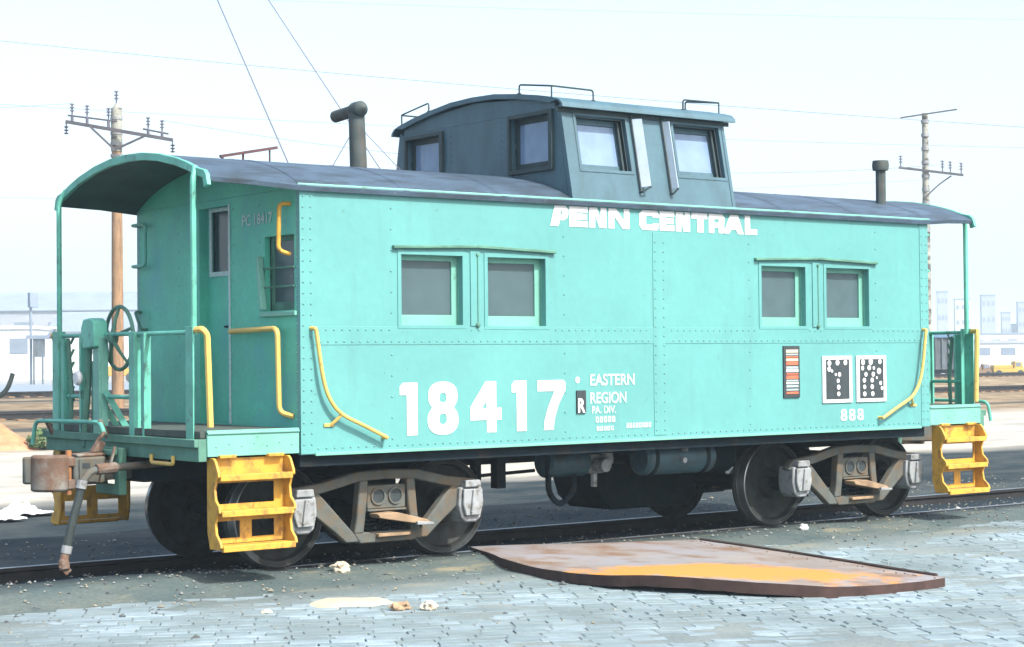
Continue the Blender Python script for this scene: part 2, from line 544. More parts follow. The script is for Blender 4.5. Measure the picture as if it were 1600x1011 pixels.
        if bevel:
            b = o.modifiers.new("bevel", 'BEVEL')
            b.width = bevel
            b.segments = 2
            b.limit_method = 'ANGLE'
            b.angle_limit = R(40)
        if kind:
            o["kind"] = kind
        if label:
            o["label"] = label
        return o

def put(o, org, parent):
    o.parent = parent
    o.location = org - (WORLD[parent.name] if parent else Vector((0, 0, 0)))
    WORLD[o.name] = Vector(org)

def empty(name, loc, label=None, cat=None, group=None):
    o = bpy.data.objects.new(name, None)
    o.empty_display_size = 0.2
    col.objects.link(o)
    put(o, Vector(loc), None)
    tag(o, label, cat, group)
    return o

def tag(o, label=None, cat=None, group=None, kind=None):
    if label:
        o["label"] = label
    if cat:
        o["category"] = cat
    if group:
        o["group"] = group
    if kind:
        o["kind"] = kind
    return o

def fillet(path, rad, seg=4):
    """round the corners of a 3-D polyline"""
    P = [Vector(p) for p in path]
    out = [P[0]]
    for i in range(1, len(P) - 1):
        a, b, c = P[i - 1], P[i], P[i + 1]
        r = min(rad, (a - b).length * 0.45, (c - b).length * 0.45)
        s, e = b + (a - b).normalized() * r, b + (c - b).normalized() * r
        for k in range(seg + 1):
            t = k / seg
            out.append(s * (1 - t) ** 2 + b * 2 * t * (1 - t) + e * t * t)
    out.append(P[-1])
    return out

def smooth_path(pts, n=6):
    P = [Vector(p) for p in pts]
    out = []
    for i in range(len(P) - 1):
        p0, p1, p2, p3 = P[max(i - 1, 0)], P[i], P[i + 1], P[min(i + 2, len(P) - 1)]
        for k in range(n):
            t = k / n
            out.append(0.5 * ((2 * p1) + (p2 - p0) * t + (2 * p0 - 5 * p1 + 4 * p2 - p3) * t * t + (3 * p1 - p0 - 3 * p2 + p3) * t ** 3))
    out.append(P[-1])
    return out

def flat_mesh(name, loops, fn, mat, parent, thick=0.0015, label=None):
    """filled 2-D outlines (holes inside outer loops) laid on a surface by fn(u, v, w)"""
    cu = bpy.data.curves.new(name, 'CURVE')
    cu.dimensions = '2D'
    cu.fill_mode = 'BOTH'
    cu.extrude = thick
    for lp in loops:
        s = cu.splines.new('POLY')
        s.points.add(len(lp) - 1)
        for i, (x, y) in enumerate(lp):
            s.points[i].co = (x, y, 0, 1)
        s.use_cyclic_u = True
    return from_curve(name, cu, fn, mat, parent, label)

def text_mesh(name, body, size, fn, mat, parent, bold=0.0, sx=1.0, thick=0.0015, align='LEFT', label=None):
    cu = bpy.data.curves.new(name, 'FONT')
    cu.body = body
    cu.size = size
    cu.offset = bold
    cu.extrude = thick
    cu.align_x = align
    return from_curve(name, cu, lambda u, v, w: fn(u * sx, v, w), mat, parent, label)

def from_curve(name, cu, fn, mat, parent, label):
    tmp = bpy.data.objects.new("tmp", cu)
    col.objects.link(tmp)
    dg = bpy.context.evaluated_depsgraph_get()
    me0 = bpy.data.meshes.new_from_object(tmp.evaluated_get(dg))
    mb = MB()
    mb.add([fn(*v.co) for v in me0.vertices], [tuple(p.vertices) for p in me0.polygons])
    bpy.data.objects.remove(tmp)
    bpy.data.meshes.remove(me0)
    o = mb.build(name, mat, parent, smooth=0)
    if label:
        o["label"] = label
    return o

# ------------------------------------------------------------------ the ground
def sstep(a, b, x):
    t = min(1, max(0, (x - a) / (b - a)))
    return t * t * (3 - 2 * t)

def ground_z(x, y):
    near = 1.0 if abs(x) < 60 and -40 < y < 60 else 0.0
    n1 = noise.noise(Vector((x * 0.45, y * 0.45, 1.3)))
    n2 = noise.noise(Vector((x * 1.7, y * 1.7, 4.1)))
    pv = 1 - sstep(-2.4, -1.6, y)
    z = -0.055 + 0.021 * pv + near * (0.015 * n1 + 0.013 * n2) * (1 - 0.5 * pv)
    # dirt packed against the rail nearest the paving, buried at the left
    z += 0.045 * (sstep(-1.9, -1.0, y) - sstep(-0.72, -0.45, y))
    z += 0.05 * sstep(0.5, -1.2, x) * (sstep(-1.7, -1.0, y) - sstep(-0.55, -0.2, y))
    z -= 0.055 * sstep(-0.5, -0.2, y)
    # low ballast banks of the tracks behind
    z += 0.35 * (sstep(24, 30, y) - sstep(34, 38, y)) + 0.55 * (sstep(40, 47, y) - sstep(54, 60, y))
    return z

def axis_lines(bounds):
    out = []
    for a, b, s in bounds:
        n = max(1, int(round((b - a) / s)))
        out += [a + (b - a) * i / n for i in range(n)]
    out.append(bounds[-1][1])
    return out

gx = axis_lines([(-3000, -400, 400), (-400, -60, 40), (-60, -8, 4), (-8, 14, 0.11), (14, 40, 1.3), (40, 160, 6), (160, 600, 40), (600, 4000, 400)])
gy = axis_lines([(-1500, -60, 240), (-60, -10, 5), (-10, 4, 0.09), (4, 20, 0.5), (20, 70, 0.8), (70, 200, 8), (200, 600, 50), (600, 5000, 400)])
g = MB()
nx, ny = len(gx), len(gy)
g.v = [Vector((x, y, ground_z(x, y))) for y in gy for x in gx]
g.f = [(j * nx + i, j * nx + i + 1, (j + 1) * nx + i + 1, (j + 1) * nx + i) for j in range(ny - 1) for i in range(nx - 1)]
g.mi = [0] * len(g.f)
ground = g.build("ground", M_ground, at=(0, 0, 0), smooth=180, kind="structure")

# ------------------------------------------------------------------ cobbles
pave = empty("pavement", (2, -4, -0.06))
pave["kind"] = "structure"
COBMATS = []
for i, c in enumerate([(0.245, 0.325, 0.355), (0.275, 0.36, 0.40), (0.215, 0.29, 0.32), (0.31, 0.40, 0.445), (0.235, 0.305, 0.315)]):
    COBMATS.append(material("granite_sett_%d" % i, c, 0.8, var=0.16, scale=9, dirt=(0.155, 0.205, 0.21), dirt_at=0.51, dirt_soft=0.14, dirt_scale=(0.9, 0.9, 0.9),
                            fine=0.1, bump=0.5, bump_scale=45, bump_dist=0.006))

def sett_geometry(l, w, h, rnd):
    """a worn granite block, edges chamfered and corners uneven"""
    V = []
    j = lambda a: rnd.uniform(-a, a)
    for z, k in ((-h, 1.0), (-0.006, 1.0), (0.0, 0.88)):
        for sx, sy in ((-1, -1), (1, -1), (1, 1), (-1, 1)):
            kk = k if k == 1.0 else k + j(0.06)
            V.append(Vector((sx * (l / 2 - (1 - kk) * w * 0.45), sy * (w / 2) * kk, z + (j(0.002) if z == 0 else 0))))
    F = [(8, 9, 10, 11)]
    for b in (0, 4):
        for i in range(4):
            F.append((b + i, b + (i + 1) % 4, b + 4 + (i + 1) % 4, b + 4 + i))
    return V, F

setts = []
ang = R(-27)
ca, sa = math.cos(ang), math.sin(ang)
rnd = random.Random(3)
W_, LEN = 0.125, 0.23
for row in range(-70, 70):
    t = rnd.uniform(0, 0.2)
    s = -18 + t
    while s < 18:
        l = LEN * rnd.uniform(0.88, 1.12)
        u, v = s + l / 2, row * W_
        s += l
        x, y = 2 + u * ca - v * sa, -4.5 + u * sa + v * ca
        edge = -1.75 + 0.5 * noise.noise(Vector((x * 0.5, 3.3, 0))) + 0.45 * sstep(5, 9, x)
        if y > edge or x > 13 or x < -6 or y < -9:
            continue
        if rnd.random() < 0.02:
            continue
        # keep only what the camera's field can reach, with a margin all round
        d = Vector((x, y, 0)) - CAM
        dep = d.dot(fw)
        if dep < 6 or abs(d.dot(rt)) > dep * 0.36 + 1.8 or -d.dot(up) > dep * 0.21 + 0.8:
            continue
        z = -0.028 + 0.006 * noise.noise(Vector((x * 0.8, y * 0.8, 9))) + rnd.uniform(-0.003, 0.002) - 0.022 * sstep(-2.9, -1.7, y)
        setts.append((dep, x, y, z, l - 0.008, W_ - 0.010, ang + rnd.uniform(-0.03, 0.03), rnd.randrange(5), rnd.uniform(-.03, .03), rnd.uniform(-.008, .008)))
setts.sort()
protos = []
for k in range(8):
    V, F = sett_geometry(0.22, 0.12, 0.09, rnd)
    me = bpy.data.meshes.new("cobble")
    me.from_pydata(V, [], F)
    me.materials.append(COBMATS[k % 5])
    protos.append(me)

def in_view(x, y):
    d = Vector((x, y, -0.03)) - CAM
    dep = d.dot(fw)
    return abs(d.dot(r2)) / dep < 0.275 and -0.174 < d.dot(u2) / dep < 0.2

singles = [q for q in setts if in_view(q[1], q[2])][:300]
sset = set(singles)
for q in singles:
    dep, x, y, z, l, w, a, mi, tx, ty = q
    o = bpy.data.objects.new("cobble", protos[rnd.randrange(8)])
    col.objects.link(o)
    put(o, Vector((x, y, z)), pave)
    o.rotation_euler = (tx, ty, a)
    o.scale = (l / 0.22, w / 0.12, 1)
cb = MB()
for q in setts:
    if q in sset:
        continue
    dep, x, y, z, l, w, a, mi, tx, ty = q
    V, F = sett_geometry(l, w, 0.09, rnd)
    rm = Matrix.Rotation(a, 3, 'Z') @ Matrix.Rotation(ty, 3, 'Y') @ Matrix.Rotation(tx, 3, 'X')
    cb.cur = mi
    cb.add([Vector((x, y, z)) + rm @ p for p in V], F)
cb.build("cobbles", COBMATS, pave, smooth=0, kind="stuff")

# loose gravel and cinders along the track
gv = MB()
rnd = random.Random(11)
for i in range(5200):
    x = rnd.uniform(-6, 15)
    y = rnd.choice([rnd.gauss(-1.1, 0.7), rnd.gauss(0.2, 0.7), rnd.uniform(-5, 4), rnd.gauss(2.2, 0.8)])
    s = rnd.uniform(0.006, 0.02) * (1 if rnd.random() < 0.95 else 1.7)
    z = ground_z(x, y) + s * 0.3
    q = [Vector((rnd.uniform(.7, 1.2) * s, 0, 0)), Vector((-rnd.uniform(.7, 1.2) * s, 0, 0)), Vector((0, rnd.uniform(.7, 1.2) * s, 0)), Vector((0, -rnd.uniform(.7, 1.2) * s, 0)),
         Vector((0, 0, rnd.uniform(.5, .9) * s)), Vector((0, 0, -s * .5))]
    gv.cur = rnd.randrange(3)
    rz = Matrix.Rotation(rnd.uniform(0, 6), 3, 'Z')
    gv.add([Vector((x, y, z)) + rz @ p for p in q], [(0, 2, 4), (2, 1, 4), (1, 3, 4), (3, 0, 4), (2, 0, 5), (1, 2, 5), (3, 1, 5), (0, 3, 5)])
M_gr1 = material("gravel_grey", (0.24, 0.26, 0.25), 0.9, var=0.2, scale=30, bump=0)
M_gr2 = material("gravel_tan", (0.24, 0.23, 0.18), 0.9, var=0.2, scale=30, bump=0)
M_gr3 = material("cinder_dark", (0.09, 0.10, 0.10), 0.9, var=0.2, scale=30, bump=0)
tag(gv.build("gravel", [M_gr1, M_gr2, M_gr3], smooth=0), "loose gravel and cinders strewn along the caboose track", "gravel", kind="stuff")

# ------------------------------------------------------------------ the caboose's track
def rail(name, y, x0, x1, lab, z=0.0, scale=1.0, grp=None):
    m = MB()
    prof = [(-0.036, 0), (0.036, 0), (0.036, -0.03), (0.010, -0.045), (0.010, -0.125), (0.07, -0.15), (0.07, -0.16), (-0.07, -0.16), (-0.07, -0.15), (-0.010, -0.125), (-0.010, -0.045), (-0.036, -0.03)]
    prof = [(a * scale, b * scale) for a, b in prof]
    n = len(prof)
    m.add([(x0, y + a, z + b) for a, b in prof] + [(x1, y + a, z + b) for a, b in prof],
          [tuple(range(n)), tuple(range(2 * n - 1, n - 1, -1))])
    for i in range(n):
        m.cur = 1 if i == 0 else 0
        j = (i + 1) % n
        m.add([(x0, y + prof[i][0], z + prof[i][1]), (x0, y + prof[j][0], z + prof[j][1]), (x1, y + prof[j][0], z + prof[j][1]), (x1, y + prof[i][0], z + prof[i][1])], [(0, 1, 2, 3)])
    o = m.build(name, [M_rail, M_railtop], smooth=0)
    tag(o, lab, "rail", grp, kind="structure")
    return o

rail("rail", -0.753, -60, 140, "running rail sunk flush in the dirt under the caboose's paved side")
rail("rail", 0.753, -60, 140, "running rail standing proud of the cinders on the caboose's far side")

# ------------------------------------------------------------------ the caboose
L_ = 7.45
HW = 1.432
ZB, ZT = 0.95, 3.08
cab = empty("caboose", (L_ / 2, 0, 0), "jade green steel railroad caboose numbered 18417 with dark cupola and yellow steps", "caboose")

def rot_end(p):
    return Vector((L_ - p.x, -p.y, p.z))

# side walls with window openings
WIN = [(0.955, 1.571, 1.972, 2.55), (1.831, 2.453, 1.966, 2.548), (5.06, 5.655, 1.975, 2.548), (5.944, 6.556, 1.975, 2.547)]
for sgn in (-1, 1):
    fn = (lambda u, v, w: Vector((u, -HW + w, v))) if sgn < 0 else (lambda u, v, w: Vector((L_ - u, HW - w, v)))
    m = MB()
    m.wall([0, L_], [ZB, ZT], WIN, fn, 0.0, 0.05)
    sw = m.build("side_wall", M_jade, cab, smooth=0)
    # raised strips: belt rail, centre seam cover, letterboard edge, bottom edge
    m = MB()
    def strip(u0, u1, v0, v1, pr):
        a, b = fn(u0, v0, -pr), fn(u1, v1, 0.002)
        m.box(min(a.x, b.x), max(a.x, b.x), min(a.y, b.y), max(a.y, b.y), min(a.z, b.z), max(a.z, b.z))
    strip(0.125, 3.69, 1.812, 1.958, 0.004)
    strip(3.84, L_ - 0.125, 1.812, 1.958, 0.004)
    strip(3.69, 3.84, 0.985, 2.822, 0.005)
    strip(0.0, 0.125, 0.955, 3.04, 0.006)
    strip(L_ - 0.125, L_, 0.955, 3.04, 0.006)
    m.build("cover_strip", M_jade, sw, bevel=0.0015, smooth=0)
    m = MB()
    strip(-0.02, L_ + 0.02, 3.045, 3.085, 0.022)
    m.build("eave_moulding", M_seal, sw, bevel=0.006)
    m = MB()
    strip(0.13, L_ - 0.13, 0.938, 0.962, 0.01)
    m.build("bottom_edge", M_seal, sw, bevel=0.002)
    # rivets
    m = MB()
    nrm = fn(0, 0, -1) - fn(0, 0, 0)
    def rivet(u, v, off):
        if 2.45 < u < 5.05 and v > 2.80:
            return
        if any(h[0] - .05 < u < h[1] + .05 and h[2] - .05 < v < h[3] + .05 for h in WIN):
            return
        m.dome(fn(u, v, -off), nrm, 0.0105, 6)
    k = 0.16
    while k < L_ - 0.14:
        if not 3.68 < k < 3.85:
            rivet(k, 1.932, 0.004); rivet(k + 0.02, 1.838, 0.004); rivet(k, 0.995, 0.0)
        k += 0.075
    z = 1.03
    while z < 3.03:
        for u, o_ in ((0.028, .006), (0.098, .006), (3.714, .005), (3.816, .005), (L_ - .028, .006), (L_ - .098, .006)):
            rivet(u, z, o_)
        z += 0.085
    z = 1.05
    while z < 3.0:
        for u in (0.86, 2.66, 4.90, 6.66):
            if not 1.80 < z < 1.97:
                rivet(u, z, 0.0)
        z += 0.17
    m.build("rivets", M_rivet, sw, smooth=60, kind="stuff")
    # window hoods, slightly peaked
    for a, b in ((0.868, 2.556), (4.969, 6.665)):
        m = MB()
        c = (a + b) / 2
        for (u0, v0), (u1, v1) in (((a, 2.607), (c, 2.632)), ((c, 2.632), (b, 2.607))):
            p, q = fn(u0, v0, -0.016), fn(u1, v1, -0.016)
            m.bar(p, q, 0.04, 0.026)
        m.build("window_hood", M_dirtyjade, cab, bevel=0.005)
    # windows
    for wi, (a, b, c, d) in enumerate(WIN):
        m = MB()
        m.wall([a - 0.035, b + 0.035], [c - 0.03, d + 0.035], [(a + 0.001, b - 0.001, c + 0.001, d - 0.001)], fn, -0.007, -0.0005)
        w = m.build("window", M_jade, cab, bevel=0.002, smooth=0)
        m = MB()
        m.wall([a - 0.003, b + 0.003], [c - 0.003, d + 0.003], [(a + 0.055, b - 0.06, c + 0.085, d - 0.045)], fn, 0.075, 0.115)
        m.build("sash", M_seal, w, bevel=0.003, smooth=0)
        m = MB()
        m.wall([a + 0.05, b - 0.055], [c + 0.08, d - 0.04], [], fn, 0.09, 0.096)
        m.build("pane", M_glass, w, smooth=0)
        # reveal lining, so that the opening reads as deep
        m = MB()
        for u0, u1, v0, v1 in ((a - .02, a - .002, c - .02, d + .02), (b + .002, b + .02, c - .02, d + .02), (a - .002, b + .002, d + .002, d + .02), (a - .002, b + .002, c - .02, c - .002)):
            p, q = fn(u0, v0, 0.0505), fn(u1, v1, 0.13)
            m.box(min(p.x, q.x), max(p.x, q.x), min(p.y, q.y), max(p.y, q.y), v0, v1)
        m.build("jamb", M_seal, w, smooth=0)
    # the post between each pair, with its bolt head
    for u in (1.70, 5.80):
        m = MB()
        p, q = fn(u - 0.05, 1.965, -0.010), fn(u + 0.05, 2.592, 0.0)
        m.box(min(p.x, q.x), max(p.x, q.x), min(p.y, q.y), max(p.y, q.y), 1.965, 2.592)
        mo = m.build("mullion", M_jade, cab, bevel=0.003)
        m = MB()
        m.tube([fn(u + 0.022, 2.0, -0.014), fn(u + 0.022, 2.56, -0.014)], 0.004, 5)
        m.dome(fn(u + 0.022, 1.975, -0.010), nrm, 0.024, 8, 0.9)
        m.dome(fn(u + 0.022, 2.565, -0.010), nrm, 0.018, 8, 0.9)
        m.build("latch_rod", M_dirtyjade, mo)

# curtain of darkness inside: floor and inner end partitions keep the cabin dim
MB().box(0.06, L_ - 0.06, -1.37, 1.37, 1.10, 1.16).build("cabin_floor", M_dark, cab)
MB().box(0.9, L_ - 0.9, -0.02, 0.02, 1.165, 3.05).build("cabin_partition", M_inside, cab)

# ---- roof
PROF = [(0, 3.385), (0.3, 3.375), (0.6, 3.34), (0.9, 3.28), (1.1, 3.225), (1.25, 3.17), (1.36, 3.12), (1.43, 3.085)]

def roof_ring(x, k, top=0.0):
    """one closed section of the curved roof; k squeezes the eaves in over the platforms"""
    pts = []
    lim = 1.475 - k
    def zz(y):
        y = abs(y)
        for (a, za), (b, zb) in zip(PROF, PROF[1:]):
            if y <= b:
                return za + (zb - za) * (y - a) / (b - a)
        return 3.085 - (y - 1.43) * 0.6
    ys = [-lim + 2 * lim * i / 28 for i in range(29)]
    for y in ys:
        pts.append(Vector((x, y, zz(y) + top)))
    for y in reversed(ys):
        pts.append(Vector((x, y * 0.995, zz(y) - 0.035 + top)))
    return pts

m = MB()
sections = [(-0.79, 0.075), (-0.4, 0.05), (0.0, 0.0)] + [(L_ * i / 10, 0.0) for i in range(1, 10)] + [(L_, 0.0), (L_ + 0.4, 0.05), (L_ + 0.79, 0.075)]
m.loft([roof_ring(x, k) for x, k in sections])
roof = m.build("roof", M_roof, cab, smooth=40)
# underside lining over the platforms
# seam laps across the roof
for x in (0.02, 1.0, 2.0, 5.4, 6.4, L_ - 0.02):
    m = MB()
    ra, rb = roof_ring(x - 0.03, 0, 0.003)[:29], roof_ring(x + 0.03, 0, 0.003)[:29]
    m.loft([ra, rb], closed_ring=False)
    m.build("roof_seam", M_roof, roof, smooth=40)
# roof end rims
for T in (None, rot_end):
    m = MB(T)
    rim_o, rim_i = [], []
    pts = [(-1.425, 3.035), (-1.40, 3.12), (-1.36, 3.155)] + [(y, None) for y in (-1.25, -1.1, -.9, -.6, -.3, 0, .3, .6, .9, 1.1, 1.25)] + [(1.36, 3.155), (1.40, 3.12), (1.425, 3.035)]
    def zz2(y):
        y = abs(y)
        for (a, za), (b, zb) in zip(PROF, PROF[1:]):
            if y <= b:
                return za + (zb - za) * (y - a) / (b - a)
        return 3.085
    outer = [(y, (zz2(y) + 0.008) if z is None else z) for y, z in pts]
    inner = []
    for i, (y, z) in enumerate(outer):
        a = Vector(outer[max(i - 1, 0)] + (0,)) ; b = Vector(outer[min(i + 1, len(outer) - 1)] + (0,))
        d = (b - a).normalized()
        inner.append((y + d.y * 0.062, z - d.x * 0.062))
    rings = [[Vector((-0.800, y, z)), Vector((-0.765, y, z)), Vector((-0.765, iy, iz)), Vector((-0.800, iy, iz))] for (y, z), (iy, iz) in zip(outer, inner)]
    m.loft(rings)
    m.build("roof_end_rim", M_jade_rail, roof, bevel=0.004)
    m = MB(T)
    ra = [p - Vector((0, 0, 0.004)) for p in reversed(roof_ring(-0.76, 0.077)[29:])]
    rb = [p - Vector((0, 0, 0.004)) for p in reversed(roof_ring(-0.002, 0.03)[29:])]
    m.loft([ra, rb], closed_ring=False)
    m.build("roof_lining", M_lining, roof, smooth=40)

# ---- end walls with door and window openings
HOLES = [(-0.29, 0.24, 1.17, 2.99), (-1.35, -0.885, 2.09, 2.69)]
for ei, T in enumerate((None, rot_end)):
    fn = lambda u, v, w: Vector((w, u, v))
    m = MB(T)
    m.wall([-1.43, 1.43], [0.96, 3.05], HOLES, fn, 0.001, 0.05)
    cap = [(-1.43, 3.052)] + [(y, zz2(y) - 0.037) for y in (-1.42, -1.3, -1.1, -.9, -.6, -.3, 0, .3, .6, .9, 1.1, 1.3, 1.42)] + [(1.43, 3.052)]
    cap = [p for p in cap if p[1] > 3.05]
    m.prism(cap, fn, 0.001, 0.05)
    ew = m.build("end_wall", M_jade_end, cab, smooth=0)
    m = MB(T)
    for y in (-1.385, 1.385, -0.36, 0.33, -0.80, 0.62):
        z = 1.0
        while z < 3.02:
            if not any(h[0] - .03 < y < h[1] + .03 and h[2] - .03 < z < h[3] + .03 for h in HOLES):
                m.dome((0.001, y, z), (-1, 0, 0), 0.0115, 6)
            z += 0.075 if abs(y) > 1.2 else 0.15
    m.build("rivets", M_seal, ew, smooth=60, kind="stuff")
    # recessed door
    m = MB(T)
    m.wall([-0.31, 0.26], [1.15, 3.01], [(-0.245, 0.165, 2.44, 2.97)], fn, 0.085, 0.12)
    dr = m.build("door", M_jade_end, cab, bevel=0.003)
    m = MB(T)
    m.wall([-0.275, 0.195], [2.41, 3.0], [(-0.235, 0.155, 2.45, 2.96)], fn, 0.072, 0.0845)
    m.build("window_frame", M_pale, dr, bevel=0.002)
    m = MB(T)
    m.wall([-0.245, 0.165], [2.44, 2.97], [], fn, 0.098, 0.104)
    m.build("pane", M_dglass, dr, smooth=0)
    m = MB(T)
    m.box(-0.008, -0.0005, -0.318, -0.288, 1.17, 3.0)
    m.build("lit_door_edge", M_pale, dr, bevel=0.002)  # pale strip added where light catches the door's edge
    m = MB(T)
    m.tube(fillet([(0.084, -0.22, 1.98), (0.05, -0.22, 1.98), (0.05, -0.12, 1.98)], 0.01), 0.010, 6)
    m.build("handle", M_dark, dr)
    m = MB(T)
    m.box(0.0505, 0.13, -0.31, -0.2901, 1.15, 3.01)
    m.box(0.0505, 0.13, 0.2401, 0.26, 1.15, 3.01)
    m.box(0.0505, 0.13, -0.29, 0.24, 2.9901, 3.01)
    m.build("door_jamb", M_jade_end, dr, smooth=0)
    # windows beside the door
    for h in HOLES[1:]:
        a, b, c, d = h
        m = MB(T)
        m.wall([a - 0.003, b + 0.003], [c - 0.003, d + 0.003], [(a + 0.04, b - 0.045, c + 0.07, d - 0.04)], fn, 0.06, 0.09)
        w = m.build("window", M_dirtyjade, cab, bevel=0.003, smooth=0)
        m = MB(T)
        m.wall([a + 0.035, b - 0.04], [c + 0.065, d - 0.035], [], fn, 0.072, 0.077)
        m.build("pane", M_glass, w, smooth=0)
        m = MB(T)
        m.box(-0.03, -0.0005, a - 0.05, b + 0.04, c - 0.045, c - 0.008)
        m.build("sill", M_seal, w, bevel=0.004)
        m = MB(T)
        for zz_ in (2.28, 2.43):
            m.tube([(-0.012, a - 0.02, zz_), (-0.012, b + 0.02, zz_)], 0.008, 6)
        m.build("guard_bar", M_dirtyjade, w)
    if ei == 0:
        m = MB(T)
        m.bar((-0.03, -0.905, 2.10), (-0.03, -0.85, 2.53), 0.035, 0.055, (1, 0, 0))
        m.build("prop_bar", M_seal, cab, bevel=0.004)
    # corner grab irons on the end wall
    m = MB(T)
    m.tube(fillet([(0.0, -1.30, 2.93), (-0.085, -1.27, 2.93), (-0.085, -1.25, 2.56), (0.0, -1.30, 2.53)], 0.05), 0.018, 8)
    m.build("grab_iron", M_yellow, cab)
    m = MB(T)
    m.tube(fillet([(0.0, 1.40, 2.92), (-0.07, 1.40, 2.92), (-0.07, 1.12, 2.92), (-0.07, 1.12, 2.55), (-0.07, 1.40, 2.55), (0, 1.40, 2.55)], 0.05), 0.015, 8)
    m.build("grab_iron", M_jade_rail, cab)
    m = MB(T)
    m.tube(fillet([(0.0, -0.40, 1.935), (-0.075, -0.42, 1.935), (-0.075, -1.21, 1.945), (-0.075, -1.23, 1.28), (0.0, -1.33, 1.25)], 0.06), 0.022, 8)
    m.build("grab_iron", M_yellow2, cab)
    m = MB(T)
    m.tube(fillet([(0.0, 1.36, 2.14), (-0.06, 1.36, 2.14), (-0.06, 1.24, 1.98), (0.0, 1.24, 1.98)], 0.03), 0.014, 8)
    m.build("bell_cord_bracket", M_dirtyjade, cab)

# ---- platforms, steps and end gear
def build_end(T, first):
    # deck, side fascia, end sill
    m = MB(T)
    m.box(-0.86, -0.001, -1.40, 1.40, 1.105, 1.16)
    m.build("platform_deck", M_deck, cab, bevel=0.003)
    for sg in (-1, 1):
        m = MB(T)
        y0, y1 = sorted((sg * 1.402, sg * 1.430))
        m.box(-0.815, -0.012, y0, y1, 0.965, 1.165)
        m.box(-0.815, -0.012, min(y0, y1) - (0.012 if sg < 0 else -0.0), max(y0, y1) + (0.012 if sg > 0 else 0.0), 1.135, 1.150)
        fa = m.build("side_sill", M_seal, cab, bevel=0.003)
        m = MB(T)
        for k in range(7):
            m.dome((-0.74 + k * 0.11, sg * 1.430, 1.04 + 0.02 * (k % 2)), (0, sg, 0), 0.010, 6)
        m.build("rivets", M_seal, fa, smooth=60, kind="stuff")
    m = MB(T)
    m.box(-0.885, -0.815, -1.42, 1.42, 0.93, 1.10)
    m.box(-0.92, -0.8851, -1.42, 1.42, 1.04, 1.10)
    m.build("end_sill", M_dirtyjade, cab, bevel=0.004)
    # steps on both sides
    for sg in (-1, 1):
        st = MB(T)
        # scalloped side plates
        prof = [(1.36, 0.955), (1.46, 0.955), (1.49, 0.93), (1.535, 0.85), (1.54, 0.815), (1.50, 0.79), (1.475, 0.72), (1.49, 0.64), (1.545, 0.59), (1.555, 0.545),
                (1.515, 0.525), (1.485, 0.46), (1.50, 0.38), (1.56, 0.325), (1.575, 0.285), (1.53, 0.265), (1.40, 0.265), (1.36, 0.40)]
        first_plate = None
        pl = []
        for x0 in (-0.785, -0.135):
            m = MB(T)
            m.prism(prof, lambda u, v, w: Vector((w, sg * u, v)), x0, x0 + 0.022)
            pl.append(m)
        body = MB(T)
        # back plate with slots
        body.wall([-0.763, -0.135], [0.30, 0.95], [(-0.73, -0.52, 0.34, 0.47), (-0.42, -0.22, 0.34, 0.47), (-0.73, -0.22, 0.60, 0.76)],
                  lambda u, v, w: Vector((u, sg * w, v)), 1.385, 1.395)
        s = body.build("steps", M_yellow, cab, smooth=0)
        for mm in pl:
            mm.build("stringer", M_yellow, s, bevel=0.004)
        for z in (0.815, 0.545, 0.283):
            m = MB(T)
            yo = {0.815: 1.535, 0.545: 1.552, 0.283: 1.572}[z]
            y0, y1 = sorted((sg * 1.396, sg * yo))
            m.box(-0.762, -0.136, y0, y1, z - 0.012, z + 0.012)
            y0, y1 = sorted((sg * (yo - 0.03), sg * (yo + 0.008)))
            m.box(-0.762, -0.136, y0, y1, z - 0.032, z + 0.016)
            m.build("tread", M_yellow, s, bevel=0.004)
        for x0 in (-0.72, -0.30):
            m = MB(T)
            y0, y1 = sorted((sg * 1.395, sg * 1.455))
            m.box(x0, x0 + 0.14, y0, y1, 0.952, 0.975)
            m.build("hanger", M_yellow, s, bevel=0.003)
    # corner posts carrying the roof
    for sg in (-1, 1):
        m = MB(T)
        m.tube(fillet([(-0.83, sg * 1.25, 1.90), (-0.83, sg * 1.25, 3.08), (-0.80, sg * 1.22, 3.15), (-0.785, sg * 1.20, 3.19)], 0.05), 0.024, 8)
        m.build("roof_post", M_jade_rail, cab)
        m = MB(T)
        m.box(-0.872, -0.862, sg * 1.25 - 0.06, sg * 1.25 + 0.06, 0.96, 1.96)
        m.box(-0.862, -0.80, sg * 1.25 - (0.06 if sg > 0 else -0.05), sg * 1.25 + (0.06 if sg < 0 else -0.05), 0.96, 1.96)
        m.build("corner_post", M_jade_rail, cab, bevel=0.003)
        m = MB(T)
        m.tube(fillet([(-0.845, sg * 1.30, 1.93), (-0.83, sg * 1.40, 1.935), (-0.80, sg * 1.41, 1.89), (-0.775, sg * 1.405, 1.19)], 0.05), 0.026, 8)
        m.build("handrail", M_yellow2, cab)
    # end railing
    for y, w, z1 in ((-0.44, 0.035, 1.92), (-0.23, 0.095, 1.93), (0.76, 0.035, 1.93), (1.13, 0.06, 1.90)):
        m = MB(T)
        m.box(-0.862, -0.835, y - w / 2, y + w / 2, 0.96, z1)
        m.box(-0.8349, -0.80, y - w / 2, y - w / 2 + 0.01, 0.96, z1)
        m.build("railing_post", M_jade_rail, cab, bevel=0.002)
    for y0, y1, z in ((-1.19, -0.28, 1.915), (-0.182, 1.19, 1.92), (-0.182, 0.30, 1.405), (0.78, 1.19, 1.40)):
        m = MB(T)
        m.tube([(-0.82, y0, z), (-0.82, y1, z)], 0.018, 8)
        m.build("railing_bar", M_jade_rail, cab)
    m = MB(T)
    for k in range(9):
        t = k / 8
        m.tube([(-0.83, 1.02, 1.0 + t * 0.85), (-0.80, 1.02, 1.06 + t * 0.85)], 0.011, 6)
